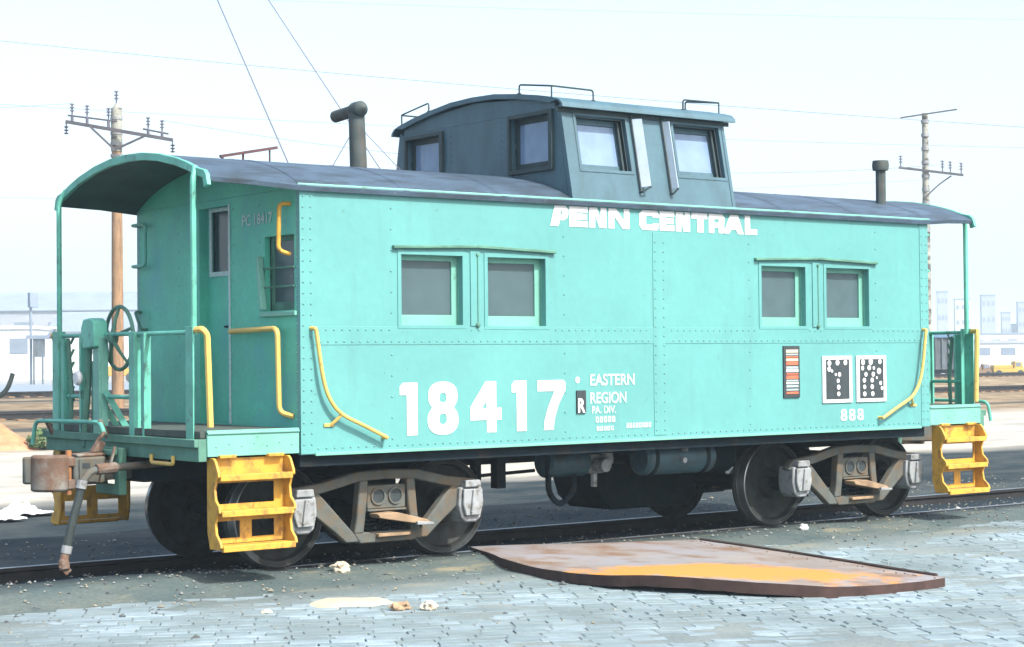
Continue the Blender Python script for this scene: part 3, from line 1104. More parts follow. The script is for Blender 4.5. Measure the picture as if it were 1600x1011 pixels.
    m.tube([(-0.84, 1.02, 0.98), (-0.82, 1.02, 1.45), (-0.84, 1.05, 1.88)], 0.02, 8)
    m.build("brake_chain", M_dirtyjade, cab)
    # brake stand with gear case and hand wheel
    m = MB(T)
    m.box(-0.885, -0.865, 0.33, 0.45, 0.97, 1.90)
    m.box(-0.8649, -0.80, 0.33, 0.345, 0.97, 1.90)
    m.box(-0.8649, -0.80, 0.435, 0.45, 0.97, 1.90)
    bs = m.build("brake_stand", M_seal, cab, bevel=0.004)
    m = MB(T)
    m.prism([(0.33, 1.82), (0.54, 1.80), (0.59, 1.86), (0.59, 1.98), (0.55, 2.05), (0.42, 2.06), (0.34, 2.03)], lambda u, v, w: Vector((w, u, v)), -0.93, -0.80)
    m.build("gear_case", M_jade_rail, bs, bevel=0.012)
    m = MB(T)
    m.tube([(-0.86, 0.58, 1.84), (-0.86, 0.60, 1.5), (-0.86, 0.66, 1.2), (-0.88, 0.62, 0.98)], 0.030, 8)
    m.tube([(-0.84, 0.52, 1.70), (-0.84, 0.54, 1.0)], 0.022, 8)
    m.build("brake_rod", M_dirtyjade, bs)
    m = MB(T)
    m.lathe([(0.0, 0.0), (0.05, 0.0), (0.065, 0.02), (0.05, 0.045), (0.0, 0.05)], (-0.93, 0.60, 1.56), (-1, 0, 0), 16)
    m.build("retainer_cap", M_white, bs)
    for sy in (0.30, 0.48):
        m = MB(T)
        m.bar((-0.84, sy, 1.45), (-0.62, sy - 0.12, 1.0), 0.03, 0.05)
        m.build("brace", M_jade_rail, bs, bevel=0.002)
    cw = Vector((-0.745, 0.235, 1.89))
    m = MB(T)
    m.tube([cw + Vector((0, math.cos(a) * 0.262, math.sin(a) * 0.262)) for a in [2 * math.pi * k / 36 for k in range(36)]], 0.0165, 8, closed=True)
    bw = m.build("brake_wheel", M_dirtyjade, cab)
    for k in range(5):
        a = 2 * math.pi * k / 5 + 0.3
        d = Vector((0, math.cos(a), math.sin(a)))
        m = MB(T)
        m.tube([cw + Vector((-0.06, 0, 0)) + d * 0.04, cw + Vector((-0.035, 0, 0)) + d * 0.15, cw + d * 0.255], [0.02, 0.015, 0.013], 6)
        m.build("spoke", M_dirtyjade, bw)
    m = MB(T)
    m.lathe([(0, -0.03), (0.05, -0.03), (0.05, 0.02), (0.03, 0.04), (0, 0.04)], cw + Vector((-0.06, 0, 0)), (-1, 0, 0), 14)
    m.cyl(cw + Vector((-0.05, 0, 0)), cw + Vector((-0.10, 0.06, 0)), 0.02, n=8)
    m.build("hub", M_dirtyjade, bw)
    # coupler
    sh = MB(T)
    sh.box(-1.10, -0.50, -0.10, 0.10, 0.74, 0.90)
    cp = sh.build("coupler", M_steel, cab, bevel=0.012)
    zf = lambda u, v, w: Vector((u, v, w))
    m = MB(T)
    head = [(-1.02, -0.10), (-1.12, -0.16), (-1.34, -0.195), (-1.345, -0.10), (-1.29, -0.04), (-1.30, 0.06), (-1.38, 0.14), (-1.50, 0.19), (-1.585, 0.23), (-1.58, 0.28), (-1.47, 0.285), (-1.28, 0.23), (-1.14, 0.15), (-1.02, 0.10)]
    m.prism(head, zf, 0.715, 0.935)
    m.build("coupler_head", M_steel, cp, bevel=0.018)
    m = MB(T)
    m.prism([(-1.02, -0.08), (-1.14, -0.13), (-1.30, -0.16), (-1.27, 0.04), (-1.12, 0.10), (-1.02, 0.08)], zf, 0.9352, 0.962)
    m.build("head_rib", M_rust, cp, bevel=0.010)
    m = MB(T)
    kn = [(-1.385, -0.205), (-1.44, -0.235), (-1.52, -0.225), (-1.59, -0.175), (-1.635, -0.10), (-1.64, -0.03), (-1.60, 0.01), (-1.55, 0.0), (-1.535, -0.06), (-1.50, -0.115), (-1.44, -0.13), (-1.385, -0.12)]
    m.prism(kn, zf, 0.672, 0.962)
    kk = m.build("knuckle", M_rust, cp, bevel=0.022)
    for zc, hh in ((0.725, 0.04), (0.905, 0.04)):
        m = MB(T)
        m.prism([(-1.40, -0.20), (-1.33, -0.20), (-1.33, -0.11), (-1.40, -0.11)], zf, zc - hh, zc + hh)
        m.build("knuckle_lug", M_rust, cp, bevel=0.012)
    m = MB(T)
    m.cyl((-1.375, -0.165, 0.645), (-1.375, -0.165, 0.995), 0.024, n=10)
    m.build("knuckle_pin", M_orange_rust, cp)
    m = MB(T)
    m.prism([(-1.30, -0.187), (-1.30, -0.205), (-1.14, -0.178), (-1.14, -0.160)], zf, 0.735, 0.925)
    m.build("lock_block", M_steel, cp, bevel=0.005)
    for z in (0.765, 0.850):
        m = MB(T)
        m.prism([(-1.275, -0.2030), (-1.275, -0.2042), (-1.205, -0.1925), (-1.205, -0.1913)], zf, z, z + 0.042)
        m.build("slot", M_black, cp, smooth=0)  # thin black blocks stand in for the dark inside the slots
    m = MB(T)
    m.wall([-0.22, 0.22], [0.62, 1.00], [(-0.13, 0.13, 0.70, 0.93)], lambda u, v, w: Vector((w, u, v)), -0.97, -0.90)
    m.box(-1.02, -0.9701, -0.20, 0.20, 0.94, 0.985)
    m.build("striker_plate", M_dirtyjade, cab, bevel=0.008)
    m = MB(T)
    m.prism([(-1.12, 0.965), (-1.05, 1.06), (-1.0, 1.04), (-1.03, 0.965)], lambda u, v, w: Vector((u, w, v)), -0.045, 0.03)
    m.build("lock_lifter", M_rust, cp, bevel=0.006)
    # uncoupling lever
    m = MB(T)
    m.tube(fillet([(-0.98, 0.02, 1.10), (-0.98, 0.10, 1.20), (-0.985, 1.25, 1.19), (-1.0, 1.38, 1.18), (-1.02, 1.40, 0.98)], 0.06), 0.018, 8)
    m.build("uncoupling_lever", M_jade_rail, cab)
    m = MB(T)
    m.tube([(-0.98, 0.02, 1.12), (-1.05, 0.0, 1.06), (-1.08, 0.0, 0.98)], 0.016, 6)
    m.build("lift_link", M_rust, cab)
    for yb in (0.12, 1.22):
        m = MB(T)
        m.bar((-0.90, yb, 1.06), (-0.98, yb, 1.22), 0.05, 0.03)
        m.build("lever_bracket", M_rust, cab, bevel=0.003)
    # air line and hose
    m = MB(T)
    m.tube(fillet([(-0.60, -0.34, 0.875), (-1.12, -0.34, 0.85), (-1.27, -0.34, 0.835), (-1.345, -0.34, 0.74)], 0.10, 5), 0.030, 10)
    m.build("air_pipe", M_steel, cab)
    m = MB(T)
    m.cyl((-1.05, -0.34, 0.853), (-1.22, -0.34, 0.845), 0.045, n=10)
    m.bar((-1.10, -0.34, 0.88), (-1.06, -0.34, 1.02), 0.03, 0.02)
    m.build("angle_cock", M_rust, cab, bevel=0.006)
    m = MB(T)
    m.tube(smooth_path([(-1.345, -0.34, 0.74), (-1.37, -0.34, 0.62), (-1.43, -0.34, 0.42), (-1.475, -0.34, 0.22)]), 0.033, 10)
    hz = m.build("air_hose", M_rubber, cab)
    m = MB(T)
    m.cyl((-1.338, -0.34, 0.765), (-1.352, -0.34, 0.70), 0.042, n=10)
    m.cyl((-1.465, -0.34, 0.26), (-1.48, -0.34, 0.20), 0.042, n=10)
    m.build("hose_clamp", M_silver, hz)
    m = MB(T)
    m.tube(smooth_path([(-1.478, -0.34, 0.21), (-1.50, -0.35, 0.14), (-1.50, -0.37, 0.07)]), [0.035] * 6 + [0.045] * 6 + [0.03], 8)
    m.bar((-1.53, -0.37, 0.12), (-1.47, -0.37, 0.05), 0.03, 0.06)
    m.build("glad_hand", M_rust, hz, bevel=0.005)
    # yellow footboard loop under the sill
    m = MB(T)
    m.tube(fillet([(-0.90, -1.03, 0.965), (-0.90, -1.03, 0.90), (-0.90, -0.66, 0.90), (-0.90, -0.66, 0.965)], 0.03), 0.016, 8)
    m.build("sill_grab", M_yellow2, cab)

build_end(None, True)
build_end(rot_end, False)

# ---- side grab irons (curved), one at each corner of both sides
def grab(T2):
    m = MB()
    P = smooth_path([(0.105, 1.94), (0.118, 1.88), (0.172, 1.55), (0.235, 1.38), (0.345, 1.262), (0.55, 1.165), (0.765, 1.065)], 5)
    path = [T2((p.x, p.y, 0.062)) for p in [Vector((a[0], a[1], 0)) for a in P]]
    m.tube([T2((0.095, 1.945, 0.0))] + path + [T2((0.768, 1.062, 0.0))], 0.0165, 8)
    gi = m.build("grab_iron", M_yellow2, cab)
    m = MB()
    m.tube([T2((0.345, 1.262, 0.062)), T2((0.29, 1.20, 0.03)), T2((0.27, 1.175, 0.004))], 0.014, 6)
    a, b = T2((0.21, 1.165, 0.0)), T2((0.30, 1.19, 0.012))
    m.box(min(a.x, b.x), max(a.x, b.x), min(a.y, b.y), max(a.y, b.y), 1.165, 1.19)
    m.build("grab_bracket", M_yellow2, gi)
    return gi

grab(lambda p: Vector((p[0], -HW - p[2], p[1])))
grab(lambda p: Vector((L_ - p[0], -HW - p[2], p[1])))
grab(lambda p: Vector((p[0], HW + p[2], p[1])))
grab(lambda p: Vector((L_ - p[0], HW + p[2], p[1])))

# ---- cupola
CX0, CX1 = 2.765, 4.735
CZ0, CZ1 = 3.06, 3.945
YB, YT = 1.435, 1.262
cup = MB()
CW = [(2.925, 3.50, 0.31, 0.80), (4.085, 4.66, 0.31, 0.80)]
lean = math.atan2(YB - YT, CZ1 - CZ0)
H = (CZ1 - CZ0) / math.cos(lean)
for sg in (-1, 1):
    fn = lambda u, v, w: Vector((u, sg * (YB - v * math.sin(lean) - w), CZ0 + v * math.cos(lean) - w * math.sin(lean)))
    m = MB()
    m.wall([CX0, CX1], [0.0, H - 0.02], CW, fn, 0.0, 0.045)
    w_ = m.build("cupola_side_wall", M_cup, cab, smooth=0)
    m = MB()
    m.wall([CX0 + .03, CX1 - .03], [0.05, H - 0.03], CW, fn, 0.0455, 0.05)
    m.build("lining", M_inside, w_, smooth=0)
    m = MB()
    for u in (CX0, CX1 - 0.035):
        m.wall([u, u + 0.035], [0.0, H - 0.03], [], fn, -0.006, -0.0005)
    m.wall([CX0 + 0.04, CX1 - 0.04], [0.0, 0.04], [], fn, -0.008, -0.0005)
    m.build("corner_strip", M_cup, w_, smooth=0)
    for (a, b, c, d) in CW:
        m = MB()
        m.wall([a - 0.004, b + 0.004], [c - 0.004, d + 0.004], [(a + 0.045, b - 0.055, c + 0.07, d - 0.05)], fn, 0.095, 0.125)
        wd = m.build("window", M_cup, cab, bevel=0.003, smooth=0)
        m = MB()
        m.wall([a + 0.04, b - 0.05], [c + 0.065, d - 0.045], [], fn, 0.107, 0.112)
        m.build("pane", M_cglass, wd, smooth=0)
        m = MB()
        m.wall([a - 0.03, b + 0.03], [c - 0.03, d + 0.03], [(a, b, c, d)], fn, -0.006, -0.001)
        m.build("casing", M_cup, wd, bevel=0.002, smooth=0)
        m = MB()
        m.wall([a - 0.02, b + 0.02], [c - 0.02, d + 0.02], [(a - 0.002, b + 0.002, c - 0.002, d + 0.002)], fn, 0.0505, 0.13)
        m.build("jamb", M_cuptrim, wd, smooth=0)  # dark trim puts the reveal's shadow into the jamb colour
        m = MB()
        m.wall([b - 0.05, b - 0.03], [c + 0.01, d - 0.01], [], fn, 0.055, 0.085)
        m.build("track_strip", M_cuptrim, wd, smooth=0)
    # glass wind wings on hinge rods
    for u, du in ((3.575, 0.06), (3.945, 0.02)):
        m = MB()
        P = [fn(u, 0.16, -0.02), fn(u, 0.80, -0.02), fn(u + du, 0.79, -0.085), fn(u + du, 0.16, -0.085)]
        nn = (P[1] - P[0]).cross(P[3] - P[0]).normalized() * 0.006
        m.add([p - nn for p in P] + [p + nn for p in P], [(0, 1, 2, 3), (7, 6, 5, 4), (0, 4, 5, 1), (1, 5, 6, 2), (2, 6, 7, 3), (3, 7, 4, 0)])
        ww = m.build("wind_wing", M_wing, cab, smooth=0)
        m = MB()
        m.tube([fn(u - 0.01, 0.11, -0.02), fn(u - 0.01, 0.84, -0.02)], 0.010, 6)
        m.tube([fn(u - 0.01, 0.115, 0.0), fn(u - 0.01, 0.115, -0.04), fn(u + du, 0.155, -0.085)], 0.009, 6)
        m.tube([fn(u - 0.01, 0.835, 0.0), fn(u - 0.01, 0.835, -0.03)], 0.009, 6)
        m.build("hinge_rod", M_cuptrim, ww)
EWH = [(-1.13, -0.56, 3.395, 3.865), (0.56, 1.13, 3.395, 3.84)]
for sg, x in ((1, CX0), (-1, CX1)):
    if sg < 0:
        EWH = [(-1.16, -0.36, 3.395, 3.885), (0.30, 1.16, 3.395, 3.885)]
    fn = lambda u, v, w: Vector((x + sg * w, u, v))
    m = MB()
    # end wall narrows upwards
    def yl(z):
        return YB - (z - CZ0) * (YB - YT) / (CZ1 - CZ0) - 0.046
    m.wall([-1.19, 1.19], [3.0, 3.9], EWH, fn, 0.001, 0.045)
    for s in (-1, 1):
        m.prism([(s * 1.191, 3.0), (s * yl(3.06), 3.0), (s * yl(3.9), 3.9), (s * 1.191, 3.9)], fn, 0.001, 0.045)
    m.prism([(-1.2, 3.902), (-1.2, 3.95), (-0.8, 4.03), (0, 4.085), (0.8, 4.03), (1.2, 3.95), (1.2, 3.902)], fn, 0.001, 0.045)
    w_ = m.build("cupola_end_wall", M_cup, cab, smooth=0)
    for (a, b, c, d) in EWH:
        m = MB()
        m.wall([a - 0.004, b + 0.004], [c - 0.004, d + 0.004], [(a + 0.05, b - 0.05, c + 0.06, d - 0.05)], fn, 0.05, 0.08)
        wd = m.build("window", M_cuptrim, cab, bevel=0.003, smooth=0)
        m = MB()
        m.wall([a + 0.045, b - 0.045], [c + 0.055, d - 0.045], [], fn, 0.062, 0.067)
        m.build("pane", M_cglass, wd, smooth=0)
        m = MB()
        m.wall([a - 0.05, b + 0.03], [c - 0.035, d + 0.035], [(a, b, c, d)], fn, -0.03, -0.0005)
        m.build("casing", M_cuptrim, wd, bevel=0.003, smooth=0)
    m = MB()
    for y in (-0.40, 0.40, -1.22, 1.22):
        for k in range(8):
            m.dome((x, y, 3.45 + k * 0.06), (-sg, 0, 0), 0.009, 6)
    m.build("rivets", M_cup, w_, smooth=60, kind="stuff")
# cupola roof
CP = [(0, 4.135), (0.35, 4.125), (0.7, 4.085), (1.0, 4.04), (1.2, 4.0), (1.31, 3.97), (1.355, 3.93), (1.36, 3.90)]

def cring(x):
    half = [(y, z) for y, z in CP]
    outer = [(-y, z) for y, z in reversed(half)] + half[1:]
    inner = [(y * 0.975, z - (0.045 if abs(y) < 1.3 else 0.0)) for y, z in outer]
    inner = [(y, max(z, 3.90)) for y, z in inner]
    return [Vector((x, y, z)) for y, z in outer] + [Vector((x, y, z)) for y, z in reversed(inner)]

m = MB()
m.loft([cring(CX0 - 0.045 + (CX1 - CX0 + 0.13) * k / 6) for k in range(7)])
cr = m.build("cupola_roof", M_cup, cab, smooth=40)
m = MB()
m.box(CX0 - 0.06, CX1 + 0.06, -1.29, -1.275, 3.865, 3.905)
m.build("drip_edge", M_cuptrim, cr)

def roofz(y):
    y = abs(y)
    for (a, za), (b, zb) in zip(CP, CP[1:]):
        if y <= b:
            return za + (zb - za) * (y - a) / (b - a)
    return 3.97

for sx, sy in ((-1, -1), (1, -1), (-1, 1), (1, 1)):
    xe = CX0 - 0.03 if sx < 0 else CX1 + 0.03
    pts = [(xe, sy * 0.72, roofz(.72)), (xe, sy * 0.72, roofz(.72) + .085), (xe, sy * 1.20, roofz(1.2) + .10), (xe - sx * 0.47, sy * 1.20, roofz(1.2) + .095), (xe - sx * 0.47, sy * 1.20, roofz(1.2))]
    m = MB()
    m.tube(fillet(pts, 0.03), 0.0085, 6)
    m.tube([(xe, sy * 1.19, roofz(1.19)), (xe, sy * 1.19, roofz(1.19) + .10)], 0.008, 6)
    for p in (pts[0], pts[-1]):
        m.dome(p, (0, 0, 1), 0.022, 8, 0.6)
    m.build("roof_grab_iron", M_cuptrim, cr)

# ---- smoke jacks and roof fittings
m = MB()
m.cyl((1.47, 0, 3.33), (1.45, 0, 3.90), 0.078, 0.072, 14)
sj = m.build("smoke_jack", M_stack, cab)
m = MB()
m.lathe([(0.0, -0.14), (0.045, -0.115), (0.070, -0.08), (0.074, 0.02), (0.055, 0.08), (0.055, 0.36), (0.0, 0.36)], (1.45, 0.0, 3.925), (0, 1, -0.06), 18)
m.build("smoke_jack_cap", M_stack, sj)
m = MB()
for p in ((1.24, 0.12, 3.375), (1.80, -0.2, 3.375), (1.62, 0.35, 3.365)):
    m.tube([(1.455, 0.0, 3.80), p], 0.004, 5)
m.build("guy_wire", M_wire, sj)
m = MB()
m.cyl((7.30, -0.95, 3.20), (7.30, -0.95, 3.66), 0.052, n=12)
vt = m.build("vent_stack", M_stack, cab)
m = MB()
m.lathe([(0.0, 0.0), (0.082, 0.0), (0.090, 0.05), (0.082, 0.10), (0.0, 0.10)], (7.30, -0.95, 3.615), (0, 0, 1), 14)
m.build("vent_cap", M_stack, vt)
m = MB()
m.bar((0.08, 0.0, 3.43), (0.62, -0.02, 3.535), 0.035, 0.024)
m.tube([(0.56, 0, 3.53), (0.56, 0, 3.37)], 0.008, 6)
m.tube([(0.30, 0, 3.48), (0.30, 0, 3.37)], 0.010, 6)
m.tube([(0.10, 0, 3.44), (0.10, 0, 3.37)], 0.012, 6)
m.build("antenna_bar", material("antenna_maroon", (0.10, 0.045, 0.05), 0.7, var=0.2, scale=8), cab)

# ---- lettering
LFN = lambda u, v, w: Vector((u, -HW - 0.0032 - w, v))
ZL0, ZL1 = 2.838, 3.018
h_ = ZL1 - ZL0

def penn(name, ch, a, b, lean0=0.0):
    w = b - a
    t, s = 0.052, 0.078   # horizontal and vertical stroke
    def P(lst):
        return [(a + x, ZL0 + y) for x, y in lst]
    H = h_
    r = 0.022
    if ch == 'P':
        k = 0.05
        lo = [P([(0, 0), (s + .012, 0), (s + .028, 0.052), (w - .05, 0.052), (w - .012, 0.075), (w, 0.105), (w, H - .03), (w - .03, H), (k, H)])]
        lo.append(P([(s + .03, 0.098), (s + .042, H - t + .006), (w - .068, H - t + .006), (w - .068, 0.098)]))
    elif ch == 'E':
        g = 0.012
        y1, y2 = 0.058, H - 0.058
        lo = [P([(0, 0), (w - .01, 0), (w - .01, y1 - .006), (s, y1 - .006), (s, y1 + .006), (w - .02, y1 + .006), (w - .02, y2 - .006), (s, y2 - .006), (s, y2 + .006), (w - .01, y2 + .006), (w - .01, H), (0, H)])]
    elif ch == 'N':
        lo = [P([(0, 0), (s - .012, 0), (s - .012, H * .62), (w - s - .01, 0), (w - .008, 0), (w - .008, H), (w - s + .004, H), (w - s + .004, H * .40), (s + .01, H), (0, H)])]
    elif ch == 'C':
        lo = [P([(.035, 0), (w - .03, 0), (w - .01, .03), (w - .01, .062), (w - .075, .062), (w - .085, .05), (s + .01, .05), (s, .06), (s, H - .06), (s + .01, H - .05), (w - .085, H - .05), (w - .075, H - .066), (w - .01, H - .066), (w - .01, H - .03), (w - .03, H), (.035, H), (0, H - .035), (0, .035)])]
    elif ch == 'T':
        c = w / 2
        lo = [P([(c - s / 2 + .01, 0), (c + s / 2 + .01, 0), (c + s / 2 + .01, H - .055), (w - .006, H - .055), (w - .006, H), (0, H), (0, H - .055), (c - s / 2 + .01, H - .055)])]
    elif ch == 'R':
        lo = [P([(0, 0), (s - .01, 0), (s - .01, .05), (w - .085, .05), (w - .075, 0), (w, 0), (w - .012, .07), (w - .004, .095), (w - .004, H - .03), (w - .03, H), (0, H)])]
        lo.append(P([(s - .01, .098), (s - .01, H - .05), (w - .075, H - .05), (w - .075, .098)]))
    elif ch == 'A':
        lo = [P([(0, 0), (.07, 0), (.10, .04), (w - .10, .04), (w - .075, 0), (w - .002, 0), (w - .075, H), (.085, H)]),
              P([(.125, .078), (w / 2 + .004, H - .055), (w - .128, .078)])]
    elif ch == 'L':
        lo = [P([(0, 0), (w, 0), (w, .052), (s - .01, .052), (s - .01, H), (0, H)])]
    flat_mesh(name, lo, LFN, M_white, cab)

for ch, a, b in (('P', 2.512, 2.712), ('E', 2.724, 2.944), ('N', 2.95, 3.154), ('N', 3.172, 3.424), ('C', 3.535, 3.775), ('E', 3.778, 3.966), ('N', 3.975, 4.158),
                 ('T', 4.168, 4.372), ('R', 4.386, 4.590), ('A', 4.575, 4.835), ('L', 4.850, 5.010)):
    penn("letter", ch, a, b)

def ell(cx, cy, rx, ry, n=28, pw=2.0):
    out = []
    for k in range(n):
        t = 2 * math.pi * k / n
        c, s = math.cos(t), math.sin(t)
        out.append((cx + rx * math.copysign(abs(c) ** (2 / pw), c), cy + ry * math.copysign(abs(s) ** (2 / pw), s)))
    return out

Z0, Z1 = 1.070, 1.500
def digit(ch, a, b):
    w, H = b - a, Z1 - Z0
    P = lambda l: [(a + x, Z0 + y) for x, y in l]
    if ch == '1':
        lo = [P([(w - .105, 0), (w, 0), (w, H), (.03, H), (0, H - .03), (0, H - .10), (w - .105, H - .10)])]
    elif ch == '8':
        pts = []
        cx = w / 2
        top = ell(cx, H * .735, w * .475, H * .275, 48, 2.4)
        bot = ell(cx, H * .275, w * .50, H * .285, 48, 2.4)
        # outline of both lobes joined at the waist
        right_t = [p for p in top if p[1] >= H * .52]
        right_b = [p for p in bot if p[1] <= H * .50]
        rt_ = sorted(right_t, key=lambda p: math.atan2(p[1] - H * .735, p[0] - cx) if True else 0)
        import math as _m
        ang1 = lambda p: (_m.atan2(p[1] - H * .735, p[0] - cx) + _m.pi / 2) % (2 * _m.pi)
        ang2 = lambda p: (_m.atan2(p[1] - H * .275, p[0] - cx) - _m.pi / 2) % (2 * _m.pi)
        pts = sorted(right_t, key=ang1) + sorted(right_b, key=ang2)
        lo = [P(pts), P(ell(cx, H * .705, w * .115, H * .095, 20, 2.6)), P(ell(cx, H * .295, w * .125, H * .105, 20, 2.6))]
    elif ch == '4':
        lo = [P([(w - .155, 0), (w - .055, 0), (w - .055, .105), (w, .105), (w, .205), (w - .055, .205), (w - .055, H), (w - .165, H), (0, .215), (0, .105), (w - .155, .105)]),
              P([(.118, .205), (w - .158, H * .62), (w - .158, .205)])]
    elif ch == '7':
        lo = [P([(.065, 0), (.17, 0), (.185, .10), (.23, .22), (w, H - .09), (w, H - .02), (w - .02, H), (0, H), (0, H - .095), (w - .12, H - .095), (.115, .20), (.075, .09)])]
    flat_mesh("number", lo, LFN, M_white, cab)

for ch, a, b in (('1', .932, 1.105), ('8', 1.205, 1.515), ('4', 1.640, 1.965), ('1', 2.075, 2.232), ('7', 2.355, 2.660)):
    digit(ch, a, b)

def side_text(body, x, z, size, mat, bold=0.004, sx=1.0):
    text_mesh("lettering", body, size, lambda u, v, w: LFN(x + u, z + v, w), mat, cab, bold, sx)

side_text("EASTERN", 2.935, 1.447, 0.140, M_pale, 0.003, 0.92)
side_text("REGION", 2.935, 1.290, 0.135, M_pale, 0.003, 0.86)
side_text("PA. DIV.", 2.955, 1.200, 0.09, M_pale, 0.0018, 0.90)
def eight(a, z0, w, h):
    cx = a + w / 2
    top, bot = ell(cx, z0 + h * .735, w * .46, h * .275, 40, 2.6), ell(cx, z0 + h * .275, w * .50, h * .285, 40, 2.6)
    a1 = lambda p: (math.atan2(p[1] - z0 - h * .735, p[0] - cx) + math.pi / 2) % (2 * math.pi)
    a2 = lambda p: (math.atan2(p[1] - z0 - h * .275, p[0] - cx) - math.pi / 2) % (2 * math.pi)
    pts = sorted([p for p in top if p[1] >= z0 + h * .52], key=a1) + sorted([p for p in bot if p[1] <= z0 + h * .50], key=a2)
    flat_mesh("number", [pts, ell(cx, z0 + h * .72, w * .14, h * .10, 14), ell(cx, z0 + h * .29, w * .15, h * .11, 14)], LFN, M_pale, cab)
for a in (6.125, 6.245, 6.365):
    eight(a, 1.045, 0.095, 0.115)
def smudge(x0, x1, z0, z1, n, mat):
    k = (x1 - x0) / n
    for i in range(n):
        a = x0 + i * k
        lo = [[(a, z0), (a + k * .74, z0), (a + k * .80, z0 + (z1 - z0) * .5), (a + k * .74, z1), (a, z1)], [(a + k * .28, z0 + (z1 - z0) * .3), (a + k * .28, z0 + (z1 - z0) * .7), (a + k * .5, z0 + (z1 - z0) * .7), (a + k * .5, z0 + (z1 - z0) * .3)]]
        flat_mesh("stencil_mark", lo, LFN, mat, cab)
smudge(3.0, 3.235, 1.118, 1.172, 5, M_pale)
smudge(3.01, 3.215, 1.045, 1.085, 5, M_pale)
smudge(3.355, 3.655, 1.060, 1.105, 8, M_pale)
flat_mesh("stencil_dot", [ell(2.80, 1.497, 0.024, 0.028)], LFN, M_white, cab)

def side_plate(name, x0, x1, z0, z1, mat, parent, y0=0.0008, t=0.0137, bevel=0.001):
    return MB().box(x0, x1, -HW - y0 - t, -HW - y0, z0, z1).build(name, mat, parent, bevel=bevel, smooth=0)

rp = side_plate("letter_plate", 2.782, 2.885, 1.205, 1.405, M_black, cab)
text_mesh("letter", "R", 0.17, lambda u, v, w: Vector((2.785 + u, -HW - 0.0155 - w - .002, 1.215 + v)), M_white, rp, 0.005, 0.78)
# colour bar label
ac = side_plate("colour_bar_label", 5.335, 5.553, 1.288, 1.785, M_black, cab)
bars = [(1.735, .028, M_cream), (1.703, .016, M_lblue), (1.680, .014, M_amber), (1.652, .024, M_cream), (1.618, .034, M_amber), (1.578, .022, M_lblue), (1.548, .028, M_white), (1.516, .012, M_amber),
        (1.484, .034, M_amber), (1.452, .016, M_lblue), (1.428, .018, M_white), (1.398, .022, M_lblue), (1.365, .018, M_lblue), (1.335, .022, M_amber)]
for z, hh, mt in bars:
    side_plate("colour_bar", 5.365, 5.528, z - hh / 2, z + hh / 2, mt, ac, 0.0155, 0.003, 0)
# lubrication boards
def board(x0, x1, dots):
    bo = side_plate("stencil_board", x0, x1, 1.226, 1.684, M_white, cab)
    pa = side_plate("black_panel", x0 + 0.045, x1 - 0.045, 1.262, 1.650, M_black, bo, 0.0155, 0.003, 0)
    for (u, v, r) in dots:
        flat_mesh("stencil_spot", [ell(x0 + 0.045 + u * (x1 - x0 - .09), 1.262 + v * 0.388, r * 0.82, r * 0.86, 12)], lambda a, b, w: Vector((a, -HW - 0.0205 - w, b)), M_white, bo)
board(5.87, 6.288, [(.13, .91, .032), (.48, .92, .032), (.82, .92, .030), (.12, .76, .030), (.24, .71, .018), (.40, .62, .016), (.56, .62, .026), (.50, .46, .024), (.52, .30, .028), (.52, .13, .026)])
board(6.352, 6.786, [(.12, .92, .032), (.45, .93, .036), (.84, .93, .028), (.10, .77, .026), (.38, .78, .030), (.58, .77, .020), (.80, .69, .036), (.24, .61, .026), (.55, .61, .028), (.70, .52, .016),
                     (.17, .46, .028), (.50, .46, .028), (.86, .38, .024), (.18, .29, .026), (.50, .29, .028), (.92, .25, .022), (.18, .11, .028), (.52, .11, .028)])
# end number
for T in (None, rot_end):
    def efn(u, v, w):
        p = Vector((-0.004 - w, -0.52 - u, 2.80 + v))
        return T(p) if T else p
    text_mesh("lettering", "PC 18417", 0.125, efn, M_pale, cab, 0.0015, 1.0)

# ---- underframe
MB().box(-0.80, L_ + 0.80, -0.30, 0.30, 0.72, 1.10).build("centre_sill", M_dark, cab, bevel=0.01)
MB().box(0.02, L_ - 0.02, -1.36, 1.36, 1.02, 1.095).build("floor_plate", M_dark, cab)
for s in (-1, 1):
    m = MB()
    m.box(0.02, L_ - 0.02, s * 1.36 - 0.02, s * 1.36 + 0.02, 0.85, 1.018)
    m.build("side_channel", M_dark, cab, bevel=0.004)
for x in (0.99, 2.45, 3.72, 5.0, 6.46):
    for s in (-1, 1):
        m = MB()
        m.prism([(s * 1.33, 1.015), (s * 1.33, 0.93), (s * 0.305, 0.76), (s * 0.305, 1.015)], lambda u, v, w: Vector((w, u, v)), x - 0.05, x + 0.05)
        m.build("cross_bearer", M_dark, cab, bevel=0.006)
# brake cylinder, valves and straps
m = MB()
m.lathe([(0, -0.24), (0.12, -0.24), (0.14, -0.22), (0.14, 0.22), (0.12, 0.24), (0, 0.24)], (3.20, -0.72, 0.74), (1, 0, 0), 20)
bc = m.build("brake_cylinder", M_tank, cab)
m = MB()
m.tube([(3.45, -0.72, 0.74), (4.05, -0.60, 0.70)], 0.02, 8)
m.build("push_rod", M_dark, bc)
m = MB()
m.box(3.44, 3.62, -0.80, -0.62, 0.62, 0.80)
tv = m.build("triple_valve", M_silver, cab, bevel=0.01)
m = MB()
m.lathe([(0, -0.09), (0.06, -0.09), (0.07, 0), (0.06, 0.09), (0, 0.09)], (3.53, -0.86, 0.70), (0, 1, 0), 14)
m.build("valve_cap", M_silver, tv)
m = MB()
m.lathe([(0, -0.05), (0.055, -0.05), (0.06, 0), (0.055, 0.05), (0, 0.05)], (3.63, -0.84, 0.76), (0, 0, 1), 12)
m.build("valve_bulb", M_silver, tv)
